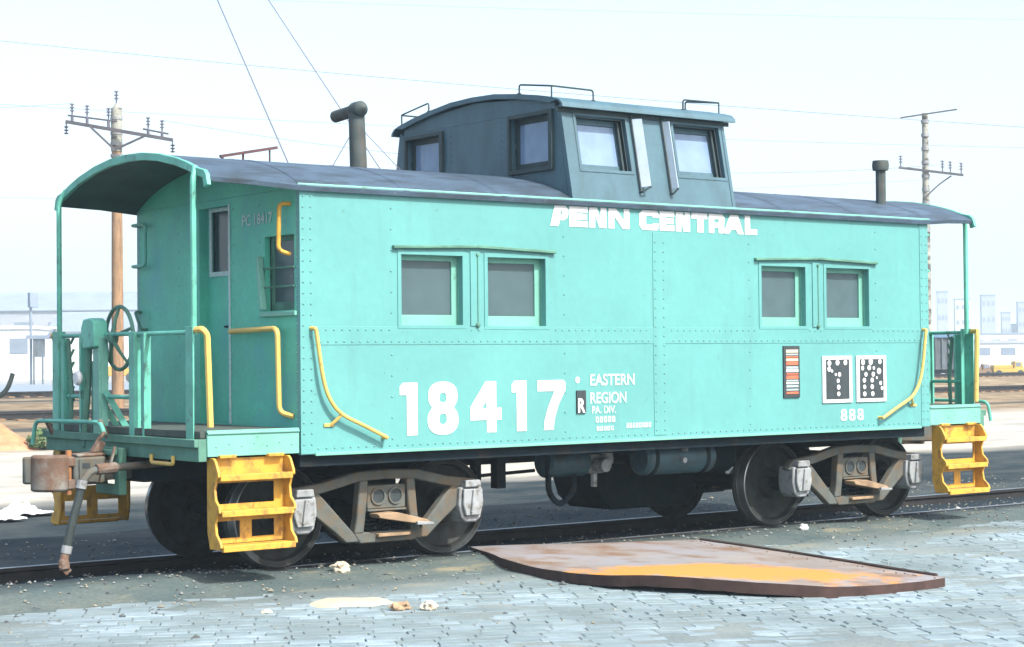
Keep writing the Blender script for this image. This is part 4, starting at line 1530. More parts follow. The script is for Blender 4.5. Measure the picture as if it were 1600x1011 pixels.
MB().cyl((3.50, -0.80, 0.62), (3.50, -0.80, 0.50), 0.03, n=8).build("drain_pipe", M_silver, tv)
m = MB()
m.tube(fillet([(2.98, -0.78, 0.85), (2.98, -0.78, 0.46), (3.11, -0.78, 0.34), (3.28, -0.78, 0.46), (3.28, -0.78, 0.70)], 0.08), 0.028, 8)
m.build("brake_lever_guide", M_dark, cab)
m = MB()
m.box(2.30, 2.36, -0.60, -0.50, 0.60, 0.85)
m.box(2.52, 2.62, -0.62, -0.52, 0.52, 0.85)
m.tube([(1.9, -0.5, 0.62), (3.0, -0.55, 0.66)], 0.018, 6)
m.build("brake_rigging", M_dark, cab, bevel=0.004)
# tank hung under the floor, its straps, and the large dark box beyond
m = MB()
m.lathe([(0, -0.43), (0.13, -0.43), (0.16, -0.40), (0.16, 0.40), (0.13, 0.43), (0, 0.43)], (4.25, -1.06, 0.755), (1, 0, 0), 22)
tk = m.build("air_reservoir", M_tank, cab)
m = MB()
for x in (3.92, 4.56):
    m.lathe([(0.161, -0.02), (0.167, -0.02), (0.167, 0.02), (0.161, 0.02)], (x, -1.06, 0.755), (1, 0, 0), 22)
    m.box(x - 0.02, x + 0.02, -1.07, -1.05, 0.915, 1.02)
m.build("tank_strap", M_dark, tk)
m = MB()
m.lathe([(0, 0), (0.03, 0), (0.03, 0.03), (0, 0.03)], (4.26, -1.20, 0.83), (0, -1, 0.3), 10)
m.lathe([(0, 0), (0.026, 0), (0.026, 0.03), (0, 0.03)], (4.23, -1.22, 0.73), (0, -1, 0), 10)
m.build("drain_plug", M_silver, tk)
m = MB()
m.prism([(4.05, 1.01), (4.75, 1.01), (5.6, 1.01), (5.55, 0.28), (5.40, 0.18), (4.45, 0.18), (4.30, 0.30)], lambda u, v, w: Vector((u, w, v)), 0.05, 0.75)
m.build("battery_box", M_dark, cab, bevel=0.02)
m = MB()
m.lathe([(0, -0.30), (0.15, -0.30), (0.17, -0.27), (0.17, 0.27), (0.15, 0.30), (0, 0.30)], (5.05, -0.62, 0.72), (1, 0, 0), 18)
m.build("axle_generator", M_dark, cab)

# ---- trucks
WB = 1.653
def build_truck(xc):
    t = MB()
    t.box(xc - 0.17, xc + 0.17, -1.03, 1.03, 0.50, 0.70)
    t.box(xc - 0.13, xc + 0.13, -0.30, 0.30, 0.7001, 0.80)
    tr = t.build("truck", M_dark, cab, bevel=0.015)
    for sg in (-1, 1):
        q = lambda u, v, w: Vector((xc + u, sg * w, v))
        y0, y1 = 1.06, 1.15
        m = MB()
        # arched top chord
        top = [(-0.98, 0.58), (-0.90, 0.665), (-0.62, 0.70), (-0.30, 0.775), (0, 0.785), (0.30, 0.775), (0.62, 0.70), (0.90, 0.665), (0.98, 0.58)]
        bot = [(0.93, 0.555), (0.86, 0.585), (0.60, 0.62), (0.27, 0.695), (0, 0.705), (-0.27, 0.695), (-0.60, 0.62), (-0.86, 0.585), (-0.93, 0.555)]
        m.prism(top + bot, q, y0, y1)
        # diagonals, columns and bottom chord
        for s in (-1, 1):
            m.prism([(s * 0.80, 0.600), (s * 0.66, 0.618), (s * 0.60, 0.56), (s * 0.335, 0.285), (s * 0.265, 0.20), (s * 0.40, 0.20), (s * 0.50, 0.285), (s * 0.78, 0.50)], q, y0 + 0.002, y1 - 0.002)
            m.prism([(s * 0.27, 0.70), (s * 0.19, 0.70), (s * 0.205, 0.50), (s * 0.235, 0.27), (s * 0.33, 0.272), (s * 0.30, 0.40)], q, y0 + 0.004, y1 + 0.006)
        m.prism([(-0.33, 0.275), (0.33, 0.275), (0.27, 0.185), (-0.27, 0.185)], q, y0, y1 + 0.002)
        sf = m.build("side_frame", M_steel, tr, bevel=0.012)
        # bolster end with its two round pockets
        m = MB()
        m.box(xc - 0.19, xc + 0.19, *sorted((sg * 1.03, sg * 1.135)), 0.46, 0.655)
        m.box(xc - 0.19, xc + 0.19, *sorted((sg * 1.03, sg * 1.155)), 0.44, 0.4599)
        m.build("bolster_end", M_steel, tr, bevel=0.01)
        m = MB()
        for dx in (-0.085, 0.085):
            m.lathe([(0, 0), (0.058, 0), (0.058, 0.004), (0, 0.004)], (xc + dx, sg * 1.1355, 0.565), (0, sg, 0), 18)
        m.build("bolster_pocket", M_black, tr)  # flat black discs stand in for shade inside the pockets
        m = MB()
        for dx in (-0.085, 0.085):
            m.lathe([(0.058, 0), (0.072, 0), (0.072, 0.014), (0.058, 0.014)], (xc + dx, sg * 1.1355, 0.565), (0, sg, 0), 18)
        m.build("pocket_rim", M_steel, tr)
        # springs and spring plank
        for dx in (-0.13, 0.0, 0.13):
            m = MB()
            m.tube([(xc + dx + 0.05 * math.cos(k * 0.7), sg * 1.08 + 0.05 * math.sin(k * 0.7), 0.275 + k * 0.0041) for k in range(40)], 0.012, 6)
            m.build("spring", M_dark, tr)
        m = MB()
        m.prism([(-0.17, 0.43), (0.02, 0.435), (0.32, 0.36), (0.36, 0.33), (0.33, 0.315), (0.10, 0.35), (-0.15, 0.395)], q, 1.12, 1.27)
        m.build("leaf_spring", M_brown, tr, bevel=0.006)
        m = MB()
        m.prism([(0.20, 0.352), (0.36, 0.338), (0.37, 0.318), (0.20, 0.322)], q, 1.2705, 1.30)
        m.build("spring_clip", M_silver, tr, bevel=0.004)
        m = MB()
        m.box(xc - 0.12, xc + 0.20, *sorted((sg * 1.05, sg * 1.20)), 0.235, 0.262)
        m.build("spring_plank", M_brown, tr, bevel=0.004)
        # journal boxes
        for ax in (-1, 1):
            jx = xc + ax * WB / 2
            m = MB()
            m.prism([(-0.115, 0.60), (0.115, 0.60), (0.125, 0.45), (0.10, 0.335), (0.05, 0.30), (-0.05, 0.30), (-0.10, 0.335), (-0.125, 0.45)], lambda u, v, w: Vector((jx + u, sg * w, v)), 0.98, 1.19)
            jb = m.build("journal_box", M_silver, tr, bevel=0.015)
            m = MB()
            m.prism([(-0.075, 0.66), (0.075, 0.66), (0.085, 0.60), (-0.085, 0.60)], lambda u, v, w: Vector((jx + u, sg * w, v)), 1.09, 1.225)
            m.prism([(-0.095, 0.585), (0.095, 0.585), (0.105, 0.46), (0.075, 0.36), (-0.075, 0.36), (-0.105, 0.46)], lambda u, v, w: Vector((jx + u, sg * w, v)), 1.1901, 1.225)
            m.bar((jx, sg * 1.23, 0.58), (jx - 0.03, sg * 1.23, 0.38), 0.02, 0.035, (0, 1, 0))
            m.build("journal_lid", M_silver, jb if False else tr, bevel=0.008)
            # brake beam hanger and shoe
            m = MB()
            m.box(*sorted((xc + ax * (WB / 2 - 0.50), xc + ax * (WB / 2 - 0.44))), *sorted((sg * 0.62, sg * 0.80)), 0.26, 0.52)
            m.build("brake_shoe", M_dark, tr, bevel=0.01)
    for ax in (-1, 1):
        jx = xc + ax * WB / 2
        m = MB()
        m.cyl((jx, -1.10, 0.42), (jx, 1.10, 0.42), 0.065, n=14)
        m.build("axle", M_dark, tr)
        for sg in (-1, 1):
            prof = [(0.07, 0.60), (0.11, 0.60), (0.12, 0.66), (0.20, 0.675), (0.34, 0.675), (0.365, 0.64), (0.445, 0.66), (0.447, 0.685), (0.425, 0.705), (0.420, 0.72), (0.414, 0.80), (0.405, 0.805), (0.365, 0.80), (0.35, 0.745), (0.30, 0.72), (0.16, 0.735), (0.125, 0.79), (0.07, 0.79)]
            m = MB()
            n = 40
            m.lathe([(r_, h) for r_, h in prof], (jx, 0, 0.42), (0, sg, 0), n)
            # the tread and rim faces worn bright
            per = len(prof)
            for i in range(len(m.f)):
                k = i % per
                if k in (8, 9, 10):
                    m.mi[i] = 1
            m.build("wheel", [M_wheel, M_tread], tr, smooth=35)
    m = MB()
    m.box(xc - 0.42, xc - 0.34, -0.7, 0.7, 0.30, 0.40)
    m.box(xc + 0.34, xc + 0.42, -0.7, 0.7, 0.30, 0.40)
    m.build("brake_beam", M_dark, tr, bevel=0.01)

build_truck(0.992)
build_truck(6.658)

# ------------------------------------------------------------------ the warped steel plate on the paving
OUT = [(2.16, -0.70), (2.6, -0.90), (3.3, -1.24), (4.06, -1.62), (3.97, -2.1), (3.80, -2.9), (3.60, -3.9), (3.47, -4.6), (3.40, -4.98), (3.10, -5.02), (2.72, -4.98), (2.30, -4.87), (1.93, -4.50),
       (1.62, -3.95), (1.44, -3.47), (1.42, -3.0), (1.50, -2.58), (1.62, -2.15), (1.80, -1.62), (2.02, -1.12)]

def plate_top(x, y):
    c = Vector((1.75, -3.9))
    d = (Vector((x, y)) - c).length
    return 0.035 + 0.062 * math.exp(-(d / 1.15) ** 2) + 0.012 * noise.noise(Vector((x * 1.4, y * 1.4, 2))) + 0.03 * sstep(3.3, 3.9, x) * sstep(-1.8, -2.6, y) * 0.5

def dens(poly, step=0.12):
    out = []
    for i in range(len(poly)):
        a, b = Vector(poly[i]), Vector(poly[(i + 1) % len(poly)])
        n = max(1, int((b - a).length / step))
        out += [tuple(a + (b - a) * k / n) for k in range(n)]
    return out

ring = dens(OUT)
cen = Vector((2.62, -3.0))
rings = []
for k in (1.0, 0.985, 0.8, 0.6, 0.4, 0.2):
    rings.append([Vector((cen.x + (x - cen.x) * k, cen.y + (y - cen.y) * k)) for x, y in ring])
m = MB()
n = len(ring)
V = []
for k, rr in enumerate(rings):
    for p in rr:
        V.append(Vector((p.x, p.y, plate_top(p.x, p.y) - (0.006 if k == 0 else 0))))
V.append(Vector((cen.x, cen.y, plate_top(*cen))))
F = [(k * n + i, k * n + (i + 1) % n, (k + 1) * n + (i + 1) % n, (k + 1) * n + i) for k in range(len(rings) - 1) for i in range(n)]
F += [((len(rings) - 1) * n + i, (len(rings) - 1) * n + (i + 1) % n, len(V) - 1) for i in range(n)]
m.add(V, F)
m.cur = 1
rnd = random.Random(5)
low = [Vector((p.x, p.y, max(plate_top(p.x, p.y) - 0.085 - rnd.uniform(0, .008), 0.004 if p.y > -0.85 else -0.06))) for p in rings[0]]
inn = [Vector((p.x, p.y, max(plate_top(p.x, p.y) - 0.075, 0.006 if p.y > -1.0 else -0.06))) for p in rings[2]]
b0 = len(m.v)
m.add(low + inn + [Vector((cen.x, cen.y, -0.03))], [(n + i, i, (i + 1) % n, n + (i + 1) % n) for i in range(n)] + [(n + (i + 1) % n, 2 * n, n + i) for i in range(n)])
m.f += [[i, (i + 1) % n, b0 + (i + 1) % n, b0 + i] for i in range(n)]
m.mi += [1] * n
plate = m.build("steel_plate", [M_platetop, M_plate], smooth=35)
tag(plate, "warped rusty steel plate with orange stain lying on the cobbles before the caboose", "steel plate")
m = MB()
edge = [Vector((x, y)) for x, y in ((4.03, -1.66), (3.94, -2.1), (3.77, -2.9), (3.57, -3.9), (3.44, -4.6), (3.40, -4.9))]
pth = [Vector((p.x, p.y, plate_top(p.x, p.y) + 0.006)) for p in edge]
m.tube(smooth_path(pth, 5), 0.014, 6)
m.build("edge_angle", M_plate, plate)
m = MB()
for k in range(26):
    t = k / 25 * (len(edge) - 1)
    i = min(int(t), len(edge) - 2)
    p = edge[i].lerp(edge[i + 1], t - i) + Vector((-0.12 + rnd.uniform(-.03, .03), -0.02 + rnd.uniform(-.06, .06)))
    m.dome((p.x, p.y, plate_top(p.x, p.y)), (0, 0, 1), rnd.uniform(0.005, 0.012), 6, 0.6)
m.build("rivets", M_plate, plate, smooth=60, kind="stuff")

# ------------------------------------------------------------------ small things on the ground
def rock(name, x, y, s, sq, mat, label, cat, seed, z=None, group=None):
    bm = bmesh.new()
    bmesh.ops.create_icosphere(bm, subdivisions=3, radius=1)
    for v in bm.verts:
        d = v.co.normalized()
        k = 1 + 0.45 * noise.noise(d * 1.6 + Vector((seed, 0, 0))) + 0.25 * noise.noise(d * 4 + Vector((seed, 5, 0)))
        v.co = Vector((d.x * s[0], d.y * s[1], d.z * s[2])) * k
    me = bpy.data.meshes.new(name)
    bm.to_mesh(me)
    bm.free()
    me.materials.append(mat)
    o = bpy.data.objects.new(name, me)
    col.objects.link(o)
    put(o, Vector((x, y, (ground_z(x, y) if z is None else z) + s[2] * sq)), None)
    tag(o, label, cat, group)
    return o

rock("stone", 0.50, -1.20, (0.085, 0.06, 0.05), 0.5, M_stone_pale, "pale jagged stone on the dirt between the steps and the paving", "stone", 3.1)
rock("stone", -0.36, -3.36, (0.08, 0.05, 0.035), 0.6, M_brown, "brown crumpled rag end beside the cream sand spill", "rag", 6.4, z=-0.03)
rock("stone", -0.22, -3.50, (0.055, 0.045, 0.04), 0.6, M_stone_pale, "small cream stone touching the brown rag on the cobbles", "stone", 7.7, z=-0.03)
rock("stone", 5.82, -1.22, (0.05, 0.03, 0.035), 0.7, M_litter, "small white chip lying before the right-hand truck", "stone", 9.2)
rock("stone", -1.15, -2.9, (0.035, 0.03, 0.02), 0.5, M_stone_pale, "tiny pale stone on the cobbles below the yellow steps", "stone", 2.2, z=-0.03)
rock("stone", 9.2, -0.35, (0.03, 0.03, 0.03), 0.5, M_litter, "tiny white pebble on the cinders right of the caboose", "stone", 4.2)
for nm in [o for o in bpy.data.objects if o.name.startswith("stone") and o.get("category") == "rag"]:
    nm.name = "rag"

# sand spill on the cobbles
m = MB()
pts = []
for k in range(40):
    t = 2 * math.pi * k / 40
    rr = 1 + 0.35 * noise.noise(Vector((math.cos(t) * 1.5, math.sin(t) * 1.5, 8)))
    u, v = 0.42 * rr * math.cos(t), 0.26 * rr * math.sin(t)
    pts.append((-0.42 + u * ca - v * sa - 0.02, -2.83 + u * sa + v * ca))
c0 = (-0.44, -2.83)
m.add([(c0[0], c0[1], -0.005)] + [(c0[0] + (x - c0[0]) * .6, c0[1] + (y - c0[1]) * .6, -0.008 + 0.006 * noise.noise(Vector((x * 6, y * 6, 0)))) for x, y in pts] + [(x, y, -0.05) for x, y in pts],
      [(0, 1 + i, 1 + (i + 1) % 40) for i in range(40)] + [(1 + i, 41 + i, 41 + (i + 1) % 40, 1 + (i + 1) % 40) for i in range(40)])
M_sand = material("cream_sand", (0.52, 0.46, 0.34), 0.95, var=0.12, scale=10, bump=0.4, bump_scale=60)
tag(m.build("sand", M_sand, smooth=60), "cream sand spilt over the cobbles below the caboose steps", "sand", kind="stuff")

# crumpled white litter by the track
def crumple(x, y, s, seed, label, h=0.5):
    bm = bmesh.new()
    bmesh.ops.create_grid(bm, x_segments=14, y_segments=14, size=1)
    for v in bm.verts:
        e = max(abs(v.co.x), abs(v.co.y))
        q = v.co * 2.1 + Vector((seed, seed, 0))
        v.co.x *= s * (1 + 0.3 * noise.noise(q * .6))
        v.co.y *= s * 0.8 * (1 + 0.3 * noise.noise(q * .6 + Vector((9, 0, 0))))
        v.co.z = s * h * (abs(noise.noise(q)) * 1.2 + abs(noise.noise(q * 2.3)) * 0.6) * (1.15 - e) + 0.01
    me = bpy.data.meshes.new("litter")
    bm.to_mesh(me)
    bm.free()
    me.materials.append(M_litter)
    o = bpy.data.objects.new("litter", me)
    col.objects.link(o)
    o.modifiers.new("thick", 'SOLIDIFY').thickness = 0.006
    put(o, Vector((x, y, ground_z(x, y) + 0.02)), None)
    tag(o, label, "litter")
crumple(1.15, 6.9, 0.34, 2.0, "crumpled white sheeting on the ground beyond the coupler", 0.7)
crumple(0.62, 6.3, 0.26, 5.0, "smaller scrap of white sheeting at the left picture edge", 0.6)

# heap of orange sand and a low green bush beside it
def heap(x, y, r, h, seed):
    m = MB()
    nr, na = 10, 36
    V = [Vector((x, y, ground_z(x, y) + h))]
    F = []
    for i in range(1, nr + 1):
        for k in range(na):
            t = 2 * math.pi * k / na
            rr = r * i / nr * (1 + 0.2 * noise.noise(Vector((math.cos(t) * 2, math.sin(t) * 2, seed))))
            px, py = x + rr * math.cos(t), y + rr * math.sin(t) * 0.8
            f = i / nr
            zz_ = h * (1 - f) ** 1.15 + 0.06 * h * noise.noise(Vector((px * 3, py * 3, seed))) * (1 - f) - 0.05 * f
            V.append(Vector((px, py, ground_z(px, py) + zz_)))
    for k in range(na):
        F.append((0, 1 + k, 1 + (k + 1) % na))
    for i in range(nr - 1):
        for k in range(na):
            a = 1 + i * na
            F.append((a + k, a + na + k, a + na + (k + 1) % na, a + (k + 1) % na))
    m.add(V, F)
    return m.build("sand_heap", M_sandheap, smooth=60)
tag(heap(7.2, 23.2, 1.2, 0.66, 3.0), "heap of orange sand at the left edge behind the coupler", "sand heap")

def bush(x, y, r, h, label, seed, n=420):
    rnd = random.Random(seed)
    b = empty("bush", (x, y, ground_z(x, y)), label, "bush")
    m = MB()
    for i in range(n):
        d = Vector((rnd.gauss(0, 1), rnd.gauss(0, 1), rnd.gauss(0, 1))).normalized() * rnd.uniform(0.5, 1) ** 0.5
        d *= 1 + 0.3 * noise.noise(d * 2 + Vector((seed, 0, 0)))
        p = Vector((x + d.x * r, y + d.y * r, ground_z(x, y) + h * 0.5 + d.z * h * 0.5))
        a = Vector((rnd.gauss(0, 1), rnd.gauss(0, 1), rnd.gauss(0, 1))).normalized()
        bb = a.orthogonal().normalized()
        s = rnd.uniform(0.04, 0.08)
        m.add([p - a * s, p + bb * s * 0.5, p + a * s, p - bb * s * 0.5], [(0, 1, 2, 3)])
    m.build("foliage", M_leaf, b, smooth=0)
    m = MB()
    for k in range(6):
        t = k * 1.05
        m.tube([(x, y, ground_z(x, y) - .02), (x + math.cos(t) * r * .6, y + math.sin(t) * r * .6, ground_z(x, y) + h * .6)], [0.02, 0.008], 5)
    m.build("stem", M_brown, b)
bush(8.05, 22.4, 0.34, 0.42, "low green weed clump beside the orange sand heap", 4)

# black bent pipe at the left edge
m = MB()
m.tube(smooth_path([(1.6, 11.7, -0.1), (1.75, 11.6, 0.7), (2.10, 11.33, 1.14), (2.45, 11.06, 1.19), (2.60, 10.94, 1.32), (2.67, 10.89, 1.54)], 6), 0.035, 8)
tag(m.build("bent_pipe", M_rubber), "bent black pipe end curving up at the left picture edge", "pipe")

# ------------------------------------------------------------------ neighbouring tracks
for y in (31.0, 32.5):
    rail("rail", y, -40, 220, "rail of the brown ballasted track, %s of its pair" % ("caboose side" if y < 32 else "far side"), z=0.42, scale=1.0)
for y in (49.5, 51.0):
    rail("rail", y, -40, 260, "rail of the second ballasted track, %s of its pair" % ("caboose side" if y < 50 else "far side"), z=0.62, scale=1.0)
def ties(y, z, x0, x1, lab):
    m = MB()
    x = x0
    rnd = random.Random(int(y))
    while x < x1:
        m.box(x, x + 0.22, y - 1.25, y + 1.25, z - 0.16, z + rnd.uniform(-.01, .02))
        x += 0.55
    o = m.build("sleepers", M_bbrown, smooth=0)
    tag(o, lab, "sleepers", kind="stuff")
ties(31.75, 0.27, 2, 70, "timber sleepers of the first brown track behind the caboose")
ties(50.25, 0.47, 12, 110, "timber sleepers of the second brown track behind the caboose")

# ------------------------------------------------------------------ utility poles and wires
def insulator(m, p, h=0.32, hang=False):
    s = -1 if hang else 1
    p = Vector(p)
    m.cyl(p, p + Vector((0, 0, s * h)), 0.025, n=6)
    for k in (0.45, 0.7, 0.95):
        m.cyl(p + Vector((0, 0, s * h * (k - .06))), p + Vector((0, 0, s * h * (k + .04))), 0.09, 0.05, n=8)

PL = Vector((19.5, 43.25, 0))
pole = empty("utility_pole", (PL.x, PL.y, ground_z(PL.x, PL.y)), "brown wooden utility pole with insulator crossarm rising behind the caboose platform", "utility pole")
m = MB()
m.tube([PL + Vector((0, 0, -0.3)), PL + Vector((0, 0, 5)), PL + Vector((0, 0, 8.7))], [0.21, 0.19, 0.165], 14)
m.build("shaft", M_pole, pole)
m = MB()
m.tube([PL + Vector((0, 0, 8.7)), PL + Vector((0, 0, 10.15))], [0.19, 0.18], 14)
m.cyl(PL + Vector((0, 0, 10.15)), PL + Vector((0, 0, 10.3)), 0.12, 0.05, n=10)
m.build("shaft_top", M_poletop, pole)
for z in (8.5, 8.9, 9.25, 9.75):
    m = MB()
    m.cyl(PL + Vector((0, 0, z)), PL + Vector((0, 0, z + 0.10)), 0.205, n=14)
    m.build("band", M_silver, pole)
A, B = Vector((18.1, 44.05, 9.66)), Vector((20.95, 41.95, 9.02))
off = Vector((-0.12, -0.16, 0))
m = MB()
m.bar(A + off, B + off, 0.10, 0.11)
arm = m.build("crossarm", M_arm, pole)
dv = B - A
m = MB()
for s in (0.22, 0.76):
    m.bar(A + dv * s + off * 1.6, PL + off * 1.6 + Vector((0, 0, 8.72)), 0.04, 0.07)
m.build("brace", M_arm, pole)
m = MB()
m.tube([A + dv * 0.02 + Vector((0, 0, .22)) + off, A + dv * 0.24 + Vector((0, 0, .26)) + off, A + dv * 0.48 + Vector((0, 0, .3)) + off], 0.03, 6)
m.tube([A + dv * 0.72 + Vector((0, 0, .20)) + off, A + dv * 0.96 + Vector((0, 0, .18)) + off], 0.03, 6)
m.build("pin_rail", M_arm, pole)
for s, b in ((0.06, .22), (0.2, .25), (0.40, .28), (0.77, .2), (0.90, .18)):
    m = MB()
    m.cyl(A + dv * s + off, A + dv * s + off + Vector((0, 0, b)), 0.05, n=6)
    insulator(m, A + dv * s + off + Vector((0, 0, b)), 0.42)
    m.build("insulator", M_insul, pole)
for s in (0.005, 0.998):
    m = MB()
    insulator(m, A + dv * s + off, 0.42, True)
    m.build("insulator", M_insul, pole)
m = MB()
insulator(m, PL + Vector((0, 0, 10.28)), 0.45)
m.build("insulator", M_insul, pole)

PR = Vector((51.14, 35.5, 0))
pole2 = empty("utility_pole", (PR.x, PR.y, ground_z(PR.x, PR.y)), "grey patched utility pole with two thin crossarms beyond the caboose's far end", "utility pole")
m = MB()
m.tube([PR + Vector((0, 0, -0.3)), PR + Vector((0, 0, 5)), PR + Vector((0, 0, 11.4))], [0.17, 0.155, 0.125], 14)
m.build("shaft", M_poletop, pole2)
for k in range(9):
    z = 6.6 + k * 0.55
    m = MB()
    m.cyl(PR + Vector((0, 0, z)), PR + Vector((0, 0, z + 0.13)), 0.165, n=14)
    m.build("band", M_silver, pole2)
offr = Vector((-0.13, -0.10, 0))
m = MB()
m.bar(Vector((50.32, 36.05, 11.2)) + offr, Vector((52.13, 34.68, 11.52)) + offr, 0.06, 0.06)
m.build("crossarm", M_arm, pole2)
m = MB()
m.bar(Vector((50.26, 36.12, 9.2)) + offr, Vector((52.32, 34.56, 8.87)) + offr, 0.09, 0.09)
m.build("crossarm", M_arm, pole2)
m = MB()
m.tube(smooth_path([PR + offr * 1.5 + Vector((0, 0, 8.0)), Vector((51.6, 35.2, 8.5)) + offr, Vector((52.0, 34.9, 8.85)) + offr]), 0.03, 6)
m.build("brace", M_arm, pole2)
for t in (0.03, 0.68, 0.80, 0.97):
    m = MB()
    insulator(m, Vector((50.26, 36.12, 9.24)).lerp(Vector((52.32, 34.56, 8.91)), t) + offr, 0.45)
    m.build("insulator", M_insul, pole2)

def wire(a, b, sag, r, label, grp="overhead wires"):
    a, b = Vector(a), Vector(b)
    m = MB()
    n = 24
    m.tube([a.lerp(b, k / n) - Vector((0, 0, sag * 4 * (k / n) * (1 - k / n))) for k in range(n + 1)], r, 5)
    o = m.build("overhead_wire", M_wire, smooth=60)
    tag(o, label, "wire", grp)

# steep guy cables behind the caboose
u1 = Vector((12.82, 20.66, 5.99)) - Vector((11.62, 21.49, 9.44))
wire(Vector((11.62, 21.49, 9.44)) - u1 * 1.2, Vector((12.82, 20.66, 5.99)) + u1 * 1.74, 0.0, 0.016, "steep guy cable coming down behind the caboose's roof end")
u2_ = Vector((13.75, 19.93, 7.05)) - Vector((12.5, 20.83, 9.43))
wire(Vector((12.5, 20.83, 9.43)) - u2_ * 1.6, Vector((13.75, 19.93, 7.05)) + u2_ * 3.0, 0.0, 0.013, "steep guy cable passing behind the smoke jack's cap")
wire((10.0, 60.3, 15.2), (66, 18.0, 8.9), 0.6, 0.010, "long wire sloping from upper left to above the cupola")
wire((5.0, 62, 12.6), (66, 17.5, 9.0), 0.8, 0.007, "thin wire crossing just below the long sloping wire")
wire(A + dv * 0.9 + off + Vector((0, 0, .6)), (51.5, 35.1, 9.3), 0.9, 0.009, "line wire from the brown pole's arm to the patched pole")
wire((-6, 63, 10.6), A + dv * 0.06 + off + Vector((0, 0, .64)), 0.5, 0.007, "line wire reaching the brown pole from the left")
wire((-6, 62, 8.4), (51.2, 35.2, 8.7), 0.9, 0.006, "faint low wire strung behind the caboose roof")
wire((0.0, 74, 18.5), (75, 22.0, 15.5), 0.8, 0.006, "highest faint wire across the upper sky")

# ------------------------------------------------------------------ far yard
def building(name, x, y, w, d, h, rz, mat, roofm, label, cat="building", cols=4, rows=1, gable=False, wz=0.55):
    b = empty(name, (x, y, ground_z(x, y)), label, cat)
    gz = ground_z(x, y) - 0.3
    c_, s_ = math.cos(rz), math.sin(rz)
    T = lambda p: Vector((x + p.x * c_ - p.y * s_, y + p.x * s_ + p.y * c_, gz + p.z))
    m = MB(T)
    m.box(-w / 2, w / 2, -d / 2, d / 2, 0, h)
    m.build("wall", mat, b, smooth=0)
    m = MB(T)
    if gable:
        m.prism([(-d / 2 - .3, h), (0, h + d * 0.18), (d / 2 + .3, h), (d / 2 + .3, h + .15), (0, h + d * .18 + .15), (-d / 2 - .3, h + .15)], lambda u, v, w_: Vector((w_, u, v)), -w / 2 - .3, w / 2 + .3)
    else:
        m.box(-w / 2 - .15, w / 2 + .15, -d / 2 - .15, d / 2 + .15, h + .001, h + .35)
    m.build("roof", roofm, b, smooth=0)
    for r in range(rows):
        for k in range(cols):
            ux = -w / 2 + w * (k + .5) / cols
            z0 = h * (r + wz) / rows
            m = MB(T)
            m.box(ux - w / cols * .28, ux + w / cols * .28, -d / 2 - .06, -d / 2 - .005, z0, z0 + h / rows * .28)
            m.build("window", M_bwin, b, smooth=0)
    return b

FACE = -0.62
building("warehouse", 66.5, 170.5, 9.5, 12, 5.4, FACE, M_bwhite, M_bwhite, "white flat-roofed warehouse at the far left behind the platform", cols=3)
building("warehouse", 57, 178, 8.5, 12, 5.0, FACE, M_bwhite, M_bgrey, "pale warehouse with grey roof at the extreme left picture edge", cols=2)
building("warehouse", 98, 196, 26, 14, 5.6, FACE, M_bwhite, M_bblue, "long pale shed with blue-grey roof seen through the platform railing", cols=8, gable=True)
building("warehouse", 112, 245, 44, 16, 9.5, FACE, M_bgrey, M_bblue, "distant grey shed roof rising behind the white sheds", cols=9, gable=True)
def tank(x, y, r, h, label, mat=M_bwhite, dome=0.25):
    t = empty("storage_tank", (x, y, ground_z(x, y)), label, "tank")
    m = MB()
    m.cyl((x, y, -0.2), (x, y, h), r, n=24)
    m.build("shell", mat, t)
    m = MB()
    m.lathe([(0, 0), (r * 1.02, 0), (r * .9, dome * r * .6), (r * .5, dome * r), (0, dome * r * 1.1)], (x, y, h), (0, 0, 1), 24)
    m.build("cap", mat, t)
    m = MB()
    for z in (h * .33, h * .66):
        m.lathe([(r + .002, -.03), (r + .03, -.03), (r + .03, .03), (r + .002, .03)], (x, y, z), (0, 0, 1), 24)
    m.build("hoop", M_bgrey, t)
tank(58.7, 136.0, 0.55, 2.3, "narrow white upright tank seen behind the platform corner post")
tank(60.2, 135.2, 0.45, 1.35, "small white squat tank just behind the brake wheel")

def machine(x, y, rz, s, label, mat):
    b = empty("work_truck", (x, y, ground_z(x, y)), label, "truck")
    c_, s_ = math.cos(rz) * s, math.sin(rz) * s
    T = lambda p: Vector((x + p.x * c_ - p.y * s_, y + p.x * s_ + p.y * c_, ground_z(x, y) + p.z * s))
    m = MB(T)
    m.prism([(-2.0, .55), (2.0, .55), (2.0, 1.05), (0.6, 1.15), (0.5, 1.0), (-2.0, 1.0)], lambda u, v, w: Vector((u, w, v)), -.85, .85)
    m.build("body", mat, b, bevel=0.04)
    m = MB(T)
    m.prism([(0.5, 1.0), (1.7, 1.1), (1.5, 1.85), (0.65, 1.9)], lambda u, v, w: Vector((u, w, v)), -.78, .78)
    m.build("cab", mat, b, bevel=0.05)
    m = MB(T)
    m.box(.75, 1.35, -.80, -.7801, 1.3, 1.75)
    m.build("window", M_bwin, b)
    m = MB(T)
    m.box(-1.95, 0.4, -.8, .8, 1.001, 1.45)
    m.build("cargo_bed", mat, b, bevel=0.03)
    for ux in (-1.35, 1.3):
        for sy in (-.86, .66):
            m = MB(T)
            m.cyl((ux, sy, .42), (ux, sy + .2, .42), .42, n=18)
            m.build("wheel", M_rubber, b)
machine(62.2, 134.0, FACE, 0.95, "yellow work truck seen through the brake wheel", M_byel)
machine(107.2, 75.2, FACE, 0.62, "yellow work truck at the extreme right picture edge", M_byel)
machine(105.4, 76.6, FACE, 0.52, "rust brown work truck just beyond the caboose's far handrail", M_bbrown)
